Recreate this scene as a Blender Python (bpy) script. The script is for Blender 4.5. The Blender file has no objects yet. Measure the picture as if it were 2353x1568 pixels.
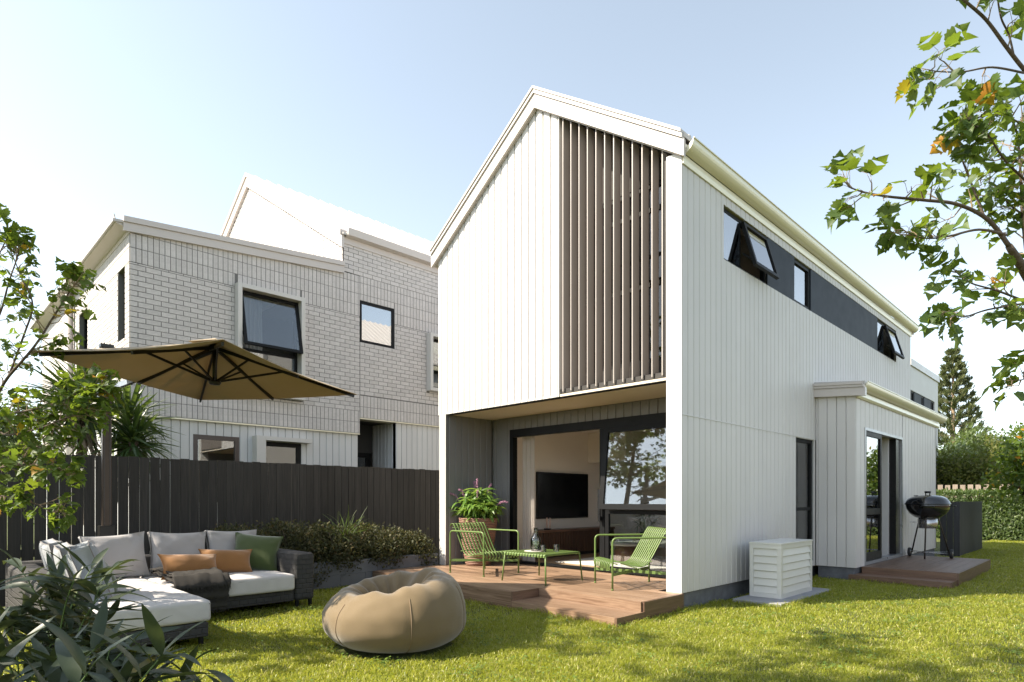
import bpy, bmesh, math, random
import numpy as np
from mathutils import Vector, Matrix, Euler
R = math.radians
random.seed(11)
rng = np.random.default_rng(11)
scene = bpy.context.scene
col = scene.collection

# ---------------------------------------------------------------- camera, sky, sun, exposure
CAM = Vector((3.49, -6.156, 1.24))
FPX, HY, CX = 1410.0, 1149.0, 1176.5          # measured on the photograph at 2353 px width
cd = bpy.data.cameras.new('camera')
cam = bpy.data.objects.new('camera', cd); col.objects.link(cam)
cam.location = CAM; cam.rotation_euler = (R(90), 0, R(45))
cd.sensor_fit = 'HORIZONTAL'; cd.sensor_width = 36; cd.lens = 36 * FPX / 2353
cd.shift_y = (HY - 784) / 2353; cd.clip_start = .05; cd.clip_end = 2000
scene.camera = cam

SUN_EL, SUN_AZ = R(44), R(31)                 # shadows run 30 degrees east of +y
world = bpy.data.worlds.new('World'); scene.world = world; world.use_nodes = True
wn = world.node_tree; bg = wn.nodes['Background']
sky = wn.nodes.new('ShaderNodeTexSky'); sky.sky_type = 'NISHITA'; sky.sun_disc = False
sky.sun_elevation = SUN_EL; sky.sun_rotation = R(180) + SUN_AZ
sky.altitude = 0; sky.air_density = 1.0; sky.dust_density = .8; sky.ozone_density = 1.0
hs = wn.nodes.new('ShaderNodeHueSaturation'); hs.inputs['Saturation'].default_value = .55; hs.inputs['Hue'].default_value = .486
wn.links.new(sky.outputs[0], hs.inputs['Color']); wn.links.new(hs.outputs[0], bg.inputs[0])
bg.inputs[1].default_value = .12

sd = bpy.data.lights.new('sun', 'SUN'); sun = bpy.data.objects.new('sun', sd); col.objects.link(sun)
sd.energy = 4.4; sd.angle = R(.55); sd.color = (1, .9, .74)
sun.rotation_euler = Vector((math.sin(SUN_AZ)*math.cos(SUN_EL), math.cos(SUN_AZ)*math.cos(SUN_EL), -math.sin(SUN_EL))).to_track_quat('-Z', 'Y').to_euler()
sun.location = (-10, -18, 20)

vs = scene.view_settings
scene.display_settings.display_device = 'sRGB'
vs.view_transform = 'Standard'; vs.look = 'None'; vs.gamma = 1; vs.use_curve_mapping = False
vs.exposure = 1.4
scene.render.engine = 'CYCLES'
cy = scene.cycles
cy.use_denoising = True
try: cy.denoiser = 'OPENIMAGEDENOISE'; cy.denoising_input_passes = 'RGB_ALBEDO_NORMAL'
except Exception: pass
cy.max_bounces = 10; cy.diffuse_bounces = 6; cy.glossy_bounces = 3; cy.transmission_bounces = 6; cy.transparent_max_bounces = 12
cy.caustics_reflective = False; cy.caustics_refractive = False; cy.sample_clamp_indirect = 6

# ---------------------------------------------------------------- helpers
FWD = Vector((-math.sin(R(45)), math.cos(R(45)), 0)); RGT = Vector((math.cos(R(45)), math.sin(R(45)), 0)); UP = Vector((0, 0, 1))
def at(px, py, w):                            # point seen at a pixel, w metres ahead
    return CAM + w * (FWD + RGT * ((px - CX) / FPX) + UP * ((HY - py) / FPX))

def tag(o, label=None, cat=None, group=None, kind=None):
    if label: o['label'] = label
    if cat: o['category'] = cat
    if group: o['group'] = group
    if kind: o['kind'] = kind
    return o
def thing(name, label, cat, loc=(0, 0, 0), group=None, rz=0):
    o = bpy.data.objects.new(name, None); col.objects.link(o)
    o.location = loc; o.rotation_euler = (0, 0, rz); o.empty_display_size = .1
    return tag(o, label, cat, group)
def adopt(o, p):                              # parent, keeping world coordinates
    o.parent = p
    base, q = Matrix.Identity(4), p
    chain = []
    while q is not None: chain.append(q); q = q.parent
    for q in reversed(chain):
        base = base @ q.matrix_parent_inverse @ Matrix.LocRotScale(q.location, q.rotation_euler, q.scale)
    o.matrix_parent_inverse = base.inverted()
def link(name, me, parent=None, m=None, local=False):
    o = bpy.data.objects.new(name, me); col.objects.link(o)
    if m is not None and not me.materials: me.materials.append(m)
    if parent is not None:
        if local: o.parent = parent
        else: adopt(o, parent)
    return o

class MB:
    def __init__(s): s.v = []; s.f = []
    def add(s, v, f):
        n = len(s.v); s.v += [tuple(p) for p in v]; s.f += [tuple(i + n for i in q) for q in f]; return s
    def box(s, x0, x1, y0, y1, z0, z1):
        return s.add([(x, y, z) for z in (z0, z1) for y in (y0, y1) for x in (x0, x1)],
                     [(0, 2, 3, 1), (4, 5, 7, 6), (0, 1, 5, 4), (2, 6, 7, 3), (0, 4, 6, 2), (1, 3, 7, 5)])
    def prism(s, poly, axis, t0, t1):
        n = len(poly)
        def p(a, b, t): return {'x': (t, a, b), 'y': (a, t, b), 'z': (a, b, t)}[axis]
        v = [p(a, b, t0) for a, b in poly] + [p(a, b, t1) for a, b in poly]
        return s.add(v, [tuple(range(n)), tuple(range(n, 2*n))] + [(i, (i+1) % n, n + (i+1) % n, n + i) for i in range(n)])
    def tube(s, pts, r, n=8, cap=True):
        pts = [Vector(p) for p in pts]; m = len(pts); rs = r if isinstance(r, (list, tuple)) else [r]*m
        up = None; rings = []
        for i, p in enumerate(pts):
            d = (pts[min(i+1, m-1)] - pts[max(i-1, 0)]).normalized()
            if up is None: up = d.orthogonal().normalized()
            up = (up - d*up.dot(d)); up = up.normalized() if up.length > 1e-6 else d.orthogonal().normalized()
            sd_ = d.cross(up)
            rings.append([p + (up*math.cos(2*math.pi*k/n) + sd_*math.sin(2*math.pi*k/n))*rs[i] for k in range(n)])
        f = [(i*n+k, i*n+(k+1) % n, (i+1)*n+(k+1) % n, (i+1)*n+k) for i in range(m-1) for k in range(n)]
        if cap: f += [tuple(range(n))[::-1], tuple((m-1)*n+k for k in range(n))]
        return s.add([q for g in rings for q in g], f)
    def lathe(s, prof, n=24, c=(0, 0, 0), close=True):
        v = [(c[0]+r*math.cos(2*math.pi*k/n), c[1]+r*math.sin(2*math.pi*k/n), c[2]+z) for r, z in prof for k in range(n)]
        m = len(prof)
        f = [(i*n+k, i*n+(k+1) % n, (i+1)*n+(k+1) % n, (i+1)*n+k) for i in range(m-1) for k in range(n)]
        if close: f += [tuple(range(n))[::-1], tuple((m-1)*n+k for k in range(n))]
        return s.add(v, f)
    def bar(s, a, b, w, h):                   # rectangular bar a->b
        a, b = Vector(a), Vector(b); d = (b-a).normalized()
        u = d.cross(UP); u = u.normalized() if u.length > 1e-5 else Vector((1, 0, 0)); q = u.cross(d)
        v = [p + u*su*w/2 + q*sq*h/2 for p in (a, b) for su, sq in ((-1, -1), (1, -1), (1, 1), (-1, 1))]
        return s.add(v, [(3, 2, 1, 0), (4, 5, 6, 7), (0, 1, 5, 4), (1, 2, 6, 5), (2, 3, 7, 6), (3, 0, 4, 7)])
    def mesh(s, name, smooth=False, bevel=0, segs=2, fix=True):
        me = bpy.data.meshes.new(name); me.from_pydata(s.v, [], s.f)
        if fix or bevel:
            bm = bmesh.new(); bm.from_mesh(me)
            bmesh.ops.recalc_face_normals(bm, faces=bm.faces)
            if bevel: bmesh.ops.bevel(bm, geom=bm.edges[:], offset=bevel, segments=segs, affect='EDGES', profile=.5)
            bm.to_mesh(me); bm.free()
        if smooth: me.polygons.foreach_set('use_smooth', [True]*len(me.polygons))
        return me
    def build(s, name, m, parent=None, smooth=False, bevel=0, segs=2, local=False):
        return link(name, s.mesh(name, smooth, bevel, segs), parent, m, local)

def np_mesh(name, V, Fc, smooth=False):       # fast mesh from arrays, all faces the same size
    me = bpy.data.meshes.new(name); nf, k = Fc.shape
    me.vertices.add(len(V)); me.vertices.foreach_set('co', np.ascontiguousarray(V, np.float32).ravel())
    me.loops.add(nf*k); me.loops.foreach_set('vertex_index', np.ascontiguousarray(Fc, np.int32).ravel())
    me.polygons.add(nf); me.polygons.foreach_set('loop_start', np.arange(0, nf*k, k, dtype=np.int32))
    if smooth: me.polygons.foreach_set('use_smooth', np.ones(nf, bool))
    me.update(calc_edges=True); return me

# ---------------------------------------------------------------- materials
def nodes(name):
    m = bpy.data.materials.new(name); m.use_nodes = True; nt = m.node_tree
    return m, nt, nt.nodes['Principled BSDF']
def mixc(nt, fac, a, b, mode='MIX'):
    n = nt.nodes.new('ShaderNodeMix'); n.data_type = 'RGBA'; n.blend_type = mode
    for i, x in ((0, fac), (6, a), (7, b)):
        if hasattr(x, 'is_linked'): nt.links.new(x, n.inputs[i])
        else: n.inputs[i].default_value = x if i == 0 else (*x, 1)
    return n.outputs[2]
def mathn(nt, op, a, b=0.):
    n = nt.nodes.new('ShaderNodeMath'); n.operation = op
    for i, x in ((0, a), (1, b)):
        if hasattr(x, 'is_linked'): nt.links.new(x, n.inputs[i])
        else: n.inputs[i].default_value = x
    return n.outputs[0]
def texn(nt, scale=5, detail=4, stretch=(1, 1, 1), coord='Object', rough=.55, off=False, dist=0.):
    tc = nt.nodes.new('ShaderNodeTexCoord'); mp = nt.nodes.new('ShaderNodeMapping'); mp.inputs['Scale'].default_value = stretch
    nt.links.new(tc.outputs[coord], mp.inputs[0])
    if off:
        oi = nt.nodes.new('ShaderNodeObjectInfo'); nt.links.new(mathn(nt, 'MULTIPLY', oi.outputs['Random'], 57.), mp.inputs['Location'])
    n = nt.nodes.new('ShaderNodeTexNoise'); n.inputs['Scale'].default_value = scale; n.inputs['Detail'].default_value = detail
    n.inputs['Roughness'].default_value = rough; n.inputs['Distortion'].default_value = dist
    nt.links.new(mp.outputs[0], n.inputs['Vector']); return n.outputs['Fac']
def bumpn(nt, bs, h, strength, dist=.01):
    b = nt.nodes.new('ShaderNodeBump'); b.inputs['Strength'].default_value = strength; b.inputs['Distance'].default_value = dist
    nt.links.new(h, b.inputs['Height']); nt.links.new(b.outputs[0], bs.inputs['Normal'])
def ramp(nt, fac, stops):
    n = nt.nodes.new('ShaderNodeValToRGB'); e = n.color_ramp.elements
    e[0].position, e[0].color = stops[0][0], (*stops[0][1], 1); e[1].position, e[1].color = stops[-1][0], (*stops[-1][1], 1)
    for p, c in stops[1:-1]: x = e.new(p); x.color = (*c, 1)
    nt.links.new(fac, n.inputs[0]); return n.outputs[0]
def sc_(c, k): return tuple(min(1, x*k) for x in c)
def rnd_any(nt):                              # a number per object and per loose piece
    oi = nt.nodes.new('ShaderNodeObjectInfo'); g = nt.nodes.new('ShaderNodeNewGeometry')
    return mathn(nt, 'FRACT', mathn(nt, 'ADD', oi.outputs['Random'], g.outputs['Random Per Island']))
def mat(name, c, rough=.55, var=.06, vs=2.5, bump=0., bs=80., metal=0., rnd=0., stretch=(1, 1, 1), spec=.5, rvar=.08, dist=.004, coat=0.):
    m, nt, b = nodes(name)
    f = texn(nt, vs, 5, stretch)
    cc = mixc(nt, f, sc_(c, 1-var*1.6), sc_(c, 1+var*1.6))
    if rnd:
        r = rnd_any(nt); cc = mixc(nt, 1., cc, mixc(nt, r, (1-rnd,)*3, (1.,)*3), 'MULTIPLY')
    nt.links.new(cc, b.inputs['Base Color'])
    b.inputs['Metallic'].default_value = metal; b.inputs['Specular IOR Level'].default_value = spec
    if coat: b.inputs['Coat Weight'].default_value = coat; b.inputs['Coat Roughness'].default_value = .08
    mr = nt.nodes.new('ShaderNodeMapRange'); mr.inputs[3].default_value = max(.02, rough-rvar); mr.inputs[4].default_value = min(1, rough+rvar)
    nt.links.new(texn(nt, vs*3.3, 3), mr.inputs[0]); nt.links.new(mr.outputs[0], b.inputs['Roughness'])
    if bump: bumpn(nt, b, texn(nt, bs, 3, stretch), bump, dist)
    return m
def leafmat(name, stops, rough=.42, trans=.4, tcol=(.35, .5, .06), vs=14.):
    m, nt, b = nodes(name)
    r = rnd_any(nt); c = ramp(nt, r, stops)
    c = mixc(nt, texn(nt, vs, 3), mixc(nt, 1., c, (.72, .74, .7), 'MULTIPLY'), c)
    nt.links.new(c, b.inputs['Base Color']); b.inputs['Roughness'].default_value = rough; b.inputs['Specular IOR Level'].default_value = .4
    t = nt.nodes.new('ShaderNodeBsdfTranslucent'); nt.links.new(mixc(nt, .55, c, tcol), t.inputs[0])
    ms = nt.nodes.new('ShaderNodeMixShader'); ms.inputs[0].default_value = trans
    nt.links.new(b.outputs[0], ms.inputs[1]); nt.links.new(t.outputs[0], ms.inputs[2])
    nt.links.new(ms.outputs[0], nt.nodes['Material Output'].inputs[0]); return m
def ramp_(nt, f):
    mr = nt.nodes.new('ShaderNodeMapRange'); mr.inputs[1].default_value = .3; mr.inputs[2].default_value = .7; nt.links.new(f, mr.inputs[0]); return mr.outputs[0]
def woodmat(name, c0, c1, axis, rough=.5, rnd=.3, scale=9.):
    m, nt, b = nodes(name)
    st = {'x': (.16, 3.2, 3.2), 'y': (3.2, .16, 3.2), 'z': (3.2, 3.2, .16)}[axis]
    g = ramp_(nt, texn(nt, scale, 7, st, off=True, rough=.62, dist=1.6)); g2 = texn(nt, scale*7, 3, st, off=True)
    c = mixc(nt, g, c0, c1); c = mixc(nt, mathn(nt, 'MULTIPLY', g2, .45), c, sc_(c0, .7))
    c = mixc(nt, 1., c, mixc(nt, rnd_any(nt), (1-rnd, 1-rnd*1.05, 1-rnd*1.1), (1, 1, 1)), 'MULTIPLY')
    nt.links.new(c, b.inputs['Base Color']); b.inputs['Roughness'].default_value = rough
    bumpn(nt, b, g2, .25, .002); return m
def glassmat(name, tint=(.86, .9, .92), lo=.07, hi=.95):
    m = bpy.data.materials.new(name); m.use_nodes = True; nt = m.node_tree; nt.nodes.clear()
    o = nt.nodes.new('ShaderNodeOutputMaterial'); ms = nt.nodes.new('ShaderNodeMixShader')
    t = nt.nodes.new('ShaderNodeBsdfTransparent'); t.inputs[0].default_value = (*tint, 1)
    g = nt.nodes.new('ShaderNodeBsdfGlossy'); g.inputs['Roughness'].default_value = .004
    lw = nt.nodes.new('ShaderNodeFresnel'); lw.inputs[0].default_value = 1.5
    mr = nt.nodes.new('ShaderNodeMapRange'); mr.inputs[1].default_value = .03; mr.inputs[2].default_value = .9; mr.inputs[3].default_value = lo; mr.inputs[4].default_value = hi
    nt.links.new(lw.outputs[0], mr.inputs[0]); nt.links.new(mr.outputs[0], ms.inputs[0])
    nt.links.new(t.outputs[0], ms.inputs[1]); nt.links.new(g.outputs[0], ms.inputs[2]); nt.links.new(ms.outputs[0], o.inputs[0])
    return m

M = {}
M['white_clad'] = mat('white_clad', (.635, .608, .592), .5, .05, 1.2, .1, 420, rnd=.035, spec=.3)
M['white_trim'] = mat('white_trim', (.58, .562, .54), .38, .03, 1.5, .04, 200)
M['cream_trim'] = mat('cream_trim', (.55, .5, .47), .34, .03, 1.2)
M['gutter'] = mat('gutter', (.8, .745, .58), .24, .03, 1.2, metal=.1)
M['white_roof'] = mat('white_roof', (.47, .445, .425), .38, .03, .8)
M['charcoal_clad'] = mat('charcoal_clad', (.2, .195, .195), .5, .05, 2, .2, 300, rnd=.06)
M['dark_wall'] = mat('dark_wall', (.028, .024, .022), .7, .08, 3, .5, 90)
M['panel'] = mat('panel', (.032, .039, .052), .6, .05, 1.5, spec=.18)
M['black_frame'] = mat('black_frame', (.007, .0075, .0085), .5, .08, 4, spec=.2)
M['grey_frame'] = mat('grey_frame', (.3, .31, .33), .3, .04, 3, metal=.4)
M['soffit'] = mat('soffit', (.66, .58, .47), .8, .03, 1)
M['concrete'] = mat('concrete', (.13, .135, .15), .85, .35, 9, .5, 60, dist=.01)
M['slab'] = mat('slab', (.27, .27, .285), .85, .15, 6, .3, 70)
M['block'] = mat('block', (.15, .15, .16), .85, .15, 3, .25, 90, rnd=.1)
M['brick'] = mat('brick', (.60, .565, .55), .85, .12, 26, .45, 110, rnd=.11, dist=.004)
M['mortar'] = mat('mortar', (.17, .165, .16), .9, .08, 20, .3, 150)
M['grey_clad'] = mat('grey_clad', (.62, .62, .625), .6, .04, 2, .25, 260, rnd=.05)
M['slat'] = mat('slat', (.35, .31, .285), .42, .05, 2, metal=.0)
M['backing'] = mat('backing', (.30, .30, .30), .8, .05, 3)
M['dark_backing'] = mat('dark_backing', (.04, .04, .04), .8, .05, 3)
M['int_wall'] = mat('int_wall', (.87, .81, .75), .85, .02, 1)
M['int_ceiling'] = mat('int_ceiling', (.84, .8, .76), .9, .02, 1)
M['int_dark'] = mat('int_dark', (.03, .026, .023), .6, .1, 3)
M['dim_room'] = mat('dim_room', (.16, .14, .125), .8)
M['cabinet'] = mat('cabinet', (.62, .61, .60), .5, .02, 2)
M['glass'] = glassmat('glass', lo=.14)
M['glass_up'] = glassmat('glass_up', (.62, .66, .7), lo=.5)
M['glass_dark'] = glassmat('glass_dark', (.35, .36, .38), lo=.06, hi=.6)
M['clear_glass'] = glassmat('clear_glass', (.96, .97, .97), lo=.06)
M['deck_x'] = woodmat('deck_x', (.19, .105, .062), (.53, .365, .245), 'x', .48, .36)
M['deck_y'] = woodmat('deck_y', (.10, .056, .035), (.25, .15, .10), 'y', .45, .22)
M['deck_dark_x'] = woodmat('deck_dark_x', (.11, .06, .037), (.25, .15, .10), 'x', .45, .18)
M['floor_wood'] = woodmat('floor_wood', (.36, .24, .14), (.58, .43, .29), 'y', .4, .2)
M['fence'] = woodmat('fence', (.012, .011, .0105), (.055, .047, .042), 'z', .62, .5, 6.)
M['dark_fence'] = woodmat('dark_fence', (.018, .019, .022), (.045, .046, .052), 'z', .6, .2, 6.)
M['paling'] = woodmat('paling', (.22, .17, .13), (.38, .31, .25), 'z', .7, .15)
M['side_fence'] = woodmat('side_fence', (.2, .13, .08), (.36, .25, .17), 'z', .7, .2)
M['console'] = woodmat('console', (.07, .035, .02), (.16, .085, .05), 'z', .45, .15)
M['console_x'] = woodmat('console_x', (.09, .04, .022), (.19, .1, .055), 'y', .4, .1)
M['black'] = mat('black', (.012, .012, .013), .3, .1, 5)
M['screen'] = mat('screen', (.006, .006, .007), .16, .1, 2)
M['kettle'] = mat('kettle', (.012, .013, .015), .12, .1, 4, coat=.6)
M['rubber'] = mat('rubber', (.02, .02, .022), .75, .1, 10)
M['steel'] = mat('steel', (.42, .42, .43), .28, .06, 8, metal=.9)
M['dark_steel'] = mat('dark_steel', (.07, .06, .058), .35, .1, 8, metal=.6)
M['canopy'] = None
M['umb_frame'] = mat('umb_frame', (.02, .019, .018), .35, .1, 6, metal=.3)
M['bronze'] = mat('bronze', (.075, .055, .045), .38, .06, 6, metal=.5)
M['chair'] = mat('chair', (.125, .19, .052), .4, .04, 4, spec=.45)

# ---------------------------------------------------------------- wall helpers
class Fr:                                     # a wall: u along it, v out of it
    def __init__(s, o, u, v): s.o, s.u, s.v = Vector(o), Vector(u), Vector(v)
    def p(s, u, v, z): return s.o + s.u*u + s.v*v + UP*z
    def box(s, mb, u0, u1, v0, v1, z0, z1, zt=None):
        zz = zt or (z1, z1)
        pts = [s.p(u0, v0, z0), s.p(u1, v0, z0), s.p(u1, v1, z0), s.p(u0, v1, z0), s.p(u0, v0, zz[0]), s.p(u1, v0, zz[1]), s.p(u1, v1, zz[1]), s.p(u0, v1, zz[0])]
        mb.add(pts, [(0, 1, 2, 3), (4, 5, 6, 7), (0, 1, 5, 4), (1, 2, 6, 5), (2, 3, 7, 6), (3, 0, 4, 7)])
def solid(z0, z1, holes):                     # z0..z1 minus the holes' z spans
    out = []; z = z0
    for a, b in sorted(holes):
        if a > z + .004: out.append((z, min(a, z1), False))
        z = max(z, b)
    if z < z1 - .004: out.append((z, z1, True))
    return out
def backing(fr, name, u0, u1, z0, zt, holes, m, parent, v0=-.12, v1=-.02, step=None):
    mb = MB(); cuts = sorted({u0, u1, *[c for h in holes for c in h[:2] if u0 < c < u1], *(step or [])})
    for a, b in zip(cuts, cuts[1:]):
        hs_ = [(h[2], h[3]) for h in holes if h[0] <= a + 1e-4 and h[1] >= b - 1e-4]
        top = min(zt(a), zt(b))
        for q0, q1, last in solid(z0, top, hs_): fr.box(mb, a, b, v0, v1, q0, q1, (zt(a), zt(b)) if last else None)
    return mb.build(name, m, parent)
def boards(fr, u0, u1, pitch, z0, zt, holes, m, parent, th=.022, ch=.010, gap=.0035, start=None, name='board'):
    e = [u0]; x = (start if start is not None else u0 + pitch)
    while x < u1 - .02: e.append(x); x += pitch
    e.append(u1); n = 0
    for a, b in zip(e, e[1:]):
        cuts = sorted({a, b, *[c for h in holes for c in h[:2] if a + .004 < c < b - .004]})
        for p, q in zip(cuts, cuts[1:]):
            hs_ = [(h[2], h[3]) for h in holes if h[0] <= p + .004 and h[1] >= q - .004]
            for q0, q1, last in solid(z0, min(zt(p), zt(q)), hs_):
                l, r_ = (p + gap if p == a else p), (q - gap if q == b else q)
                cl, cr = (ch if p == a else 0), (ch if q == b else 0)
                prof = [(l, -th), (l, -cl)] + ([(l + cl, 0)] if cl else []) + [(r_ - cr, 0)] + ([(r_, -cr)] if cr else []) + [(r_, -th)]
                k = len(prof); mb = MB()
                tz = lambda u: (zt(u) if last else q1)
                v = [fr.p(u, w, q0) for u, w in prof] + [fr.p(u, w, tz(u)) for u, w in prof]
                mb.add(v, [tuple(range(k)), tuple(range(k, 2*k))] + [(i, (i+1) % k, k + (i+1) % k, k + i) for i in range(k)])
                mb.build(name, m, parent); n += 1
    return n
def frame4(fr, mb, u0, u1, z0, z1, w, v0, v1, bot=None):
    bw = bot or w
    fr.box(mb, u0, u0 + w, v0, v1, z0, z1); fr.box(mb, u1 - w, u1, v0, v1, z0, z1)
    fr.box(mb, u0 + w, u1 - w, v0, v1, z1 - w, z1); fr.box(mb, u0 + w, u1 - w, v0, v1, z0, z0 + bw)
def pane(fr, parent, u0, u1, z0, z1, v, m, name='pane'):
    mb = MB(); fr.box(mb, u0, u1, v - .004, v + .004, z0, z1); return mb.build(name, m, parent)
def window(fr, parent, u0, u1, z0, z1, v=-.05, w=.045, m='black_frame', g='glass', mull=(), trans=(), name='window', label=None, d=.03):
    mb = MB(); frame4(fr, mb, u0, u1, z0, z1, w, v - d, v + d)
    for a in mull: fr.box(mb, a - w/2, a + w/2, v - d + .003, v + d - .003, z0 + w, z1 - w)
    for a in trans: fr.box(mb, u0 + w, u1 - w, v - d + .005, v + d - .005, a - w/2, a + w/2)
    o = mb.build(name, M[m], parent)
    if label: o['label'] = label
    us = [u0 + w] + [x for a in sorted(mull) for x in (a - w/2, a + w/2)] + [u1 - w]
    zs = [z0 + w] + [x for a in sorted(trans) for x in (a - w/2, a + w/2)] + [z1 - w]
    if g:
        for i in range(0, len(us), 2):
            for j in range(0, len(zs), 2): pane(fr, o, us[i], us[i+1], zs[j], zs[j+1], v, M[g])
    return o
def awning(fr, win, u0, u1, z0, z1, v, ang, w=.05, m='black_frame', g='glass'):
    # top hung sash swung out by ang
    s_, c_ = math.sin(ang), math.cos(ang)
    class T(Fr):
        def p(s, u, vv, z): h = z1 - z; return fr.p(u, v + vv*c_ + h*s_, z1 - h*c_ + vv*s_)
    t = T(fr.o, fr.u, fr.v); mb = MB(); frame4(t, mb, u0, u1, z0, z1, w, -.022, .022)
    o = mb.build('sash', M[m], win); mb = MB(); t.box(mb, u0 + w, u1 - w, -.004, .004, z0 + w, z1 - w); mb.build('pane', M[g], win)
    mb = MB()                                 # stays
    for u in (u0 + .02, u1 - .02):
        mb.bar(fr.p(u, v, z0 + .35*(z1-z0)), t.p(u, 0, z0 + .1*(z1-z0)), .012, .02)
    mb.build('window_stay', M[m], win)

# ---------------------------------------------------------------- ground
lm, nt, b = nodes('lawn_soil')
c = mixc(nt, texn(nt, 1.3, 6), (.07, .09, .012), (.12, .14, .02)); c = mixc(nt, texn(nt, 60, 3), c, (.06, .07, .014))
nt.links.new(c, b.inputs['Base Color']); b.inputs['Roughness'].default_value = .95; bumpn(nt, b, texn(nt, 90, 4), .8, .02)
mb = MB(); mb.add([(-160, -60, 0), (160, -60, 0), (160, 260, 0), (-160, 260, 0)], [(0, 1, 2, 3)])
tag(mb.build('ground', lm), kind='structure')

# ---------------------------------------------------------------- main townhouse
ZD = .2
H = thing('townhouse', 'white gabled townhouse with vertical cladding and a slatted screen over its deck', 'house', (-2.18, 5, 0))
XA, PK = -2.18, .688
roofz = lambda x: 6.62 - PK*abs(x - XA)
FF = Fr((0, 0, 0), (1, 0, 0), (0, -1, 0)); FS = Fr((0, 0, 0), (0, 1, 0), (1, 0, 0))
# front wall above the deck
fw = backing(FF, 'front_wall', -4.36, -1.81, 2.61, roofz, [], M['backing'], H, step=[XA])
boards(FF, -4.36, -1.81, .1362, 2.6, roofz, [], M['white_clad'], fw, start=-4.257, ch=.012, gap=.006)
mb = MB(); FF.box(mb, -1.808, -1.79, -.12, .002, 2.6, 6.3); mb.build('corner_flashing', M['white_trim'], H)
mb = MB(); FF.box(mb, -.19, -.021, -.2, .004, ZD, 5.12); FF.box(mb, -.021, .003, -.003, .004, ZD, 5.1); mb.build('corner_post', M['white_trim'], H)
mb = MB(); FF.box(mb, -4.32, -4.16, -.03, .0, ZD, 2.598); mb.build('corner_post', M['white_trim'], H, bevel=.004)
mb = MB(); FF.box(mb, -4.36, -.19, -.11, -.01, 2.592, 2.599); mb.build('drip_flashing', M['black_frame'], H)
# side wall
zt_s = lambda y: 5.06
band = (1.01, 9.03, 4.2, 4.87); gfw = (3.34, 4.1, .28, 2.18)
sw = backing(FS, 'side_wall', .06, 10.28, ZD, zt_s, [band, gfw, (5.0, 6.9, ZD, 2.35)], M['backing'], H, v0=-.14)
boards(FS, .005, 10.28, .1345, 2.2, zt_s, [band], M['white_clad'], sw)
boards(FS, .005, 4.165, .1345, ZD, lambda y: 2.188, [gfw], M['white_clad'], sw, th=.028 - .012)
mb = MB(); FS.box(mb, .0, 4.165, -.01, .006, 2.189, 2.199); mb.build('drip_flashing', M['white_trim'], H)
mb = MB(); FS.box(mb, -.005, 4.12, -.3, -.03, -.05, ZD); mb.build('foundation', M['concrete'], H)
mb = MB(); FS.box(mb, 10.1, 10.26, -4.3, -.03, ZD, 5.0); FS.box(mb, .13, 10.1, -4.355, -4.24, ZD, 5.0); mb.build('rear_walls', M['white_trim'], H)
# gable infill at the back and the flat inside
mb = MB(); mb.prism([(-4.3, 5.0), (-.06, 5.0), (XA, 6.5)], 'y', 10.1, 10.25); mb.build('rear_gable', M['white_trim'], H)
# roof
def corrugated(name, m, parent, x0, z0, x1, z1, y0, y1, pitch=.19, h=.03, th=.04):
    # sheet from (x0,z0) eave to (x1,z1) ridge, ribs running up the slope
    prof = []; y = y0
    while y < y1 - pitch:
        prof += [(y, 0), (y + pitch*.62, 0), (y + pitch*.7, h), (y + pitch*.9, h), (y + pitch*.98, 0)]; y += pitch
    prof.append((y1, 0))
    V = []; 
    for yy, hh in prof: V += [(x0, yy, z0 + hh), (x1, yy, z1 + hh), (x0, yy, z0 - th), (x1, yy, z1 - th)]
    Fq = []
    for i in range(len(prof) - 1):
        a, c_ = 4*i, 4*i + 4
        Fq += [(a, c_, c_+1, a+1), (a+2, a+3, c_+3, c_+2), (a, a+2, c_+2, c_), (a+1, c_+1, c_+3, a+3)]
    n = 4*(len(prof)-1); Fq += [(0, 1, 3, 2), (n, n+2, n+3, n+1)]
    return MB().add(V, Fq).build(name, m, parent)
rf = corrugated('roof', M['white_roof'], H, .05, 5.285, XA, 6.81, -.05, 10.34)
corrugated('roof_slope', M['white_roof'], rf, -4.41, 5.285, XA, 6.81, -.05, 10.34)
def gable_bar(o0, o1, xl, xr, apex, y0, y1, k=PK, xa=XA):
    zf = lambda x: apex - k*abs(x - xa)
    mb = MB(); P_ = [(xl, zf(xl)), (xa, zf(xa)), (xr, zf(xr))]
    V = [(x, y, z + o) for y in (y0, y1) for o in (o0, o1) for x, z in P_]
    Fq = [(0, 1, 4, 3), (1, 2, 5, 4), (6, 9, 10, 7), (7, 10, 11, 8), (0, 6, 7, 1), (1, 7, 8, 2), (3, 4, 10, 9), (4, 5, 11, 10), (0, 3, 9, 6), (2, 8, 11, 5)]
    return mb.add(V, Fq)
for y0, y1, nm in ((-.065, -.022, 'barge_board'), (10.29, 10.33, 'barge_board')):
    gable_bar(0, .188, -4.455, .06, 6.56, y0, y1).build(nm, M['cream_trim'], rf)
gable_bar(.191, .245, -4.45, .045, 6.56, -.085, -.012).build('barge_capping', M['cream_trim'], rf)
gable_bar(.247, .282, -4.445, .04, 6.56, -.10, .1).build('ridge_capping', M['cream_trim'], rf)
gable_bar(-.02, .0, -4.40, .0, 6.57, -.021, -.004).build('barge_bead', M['cream_trim'], rf)
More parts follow.
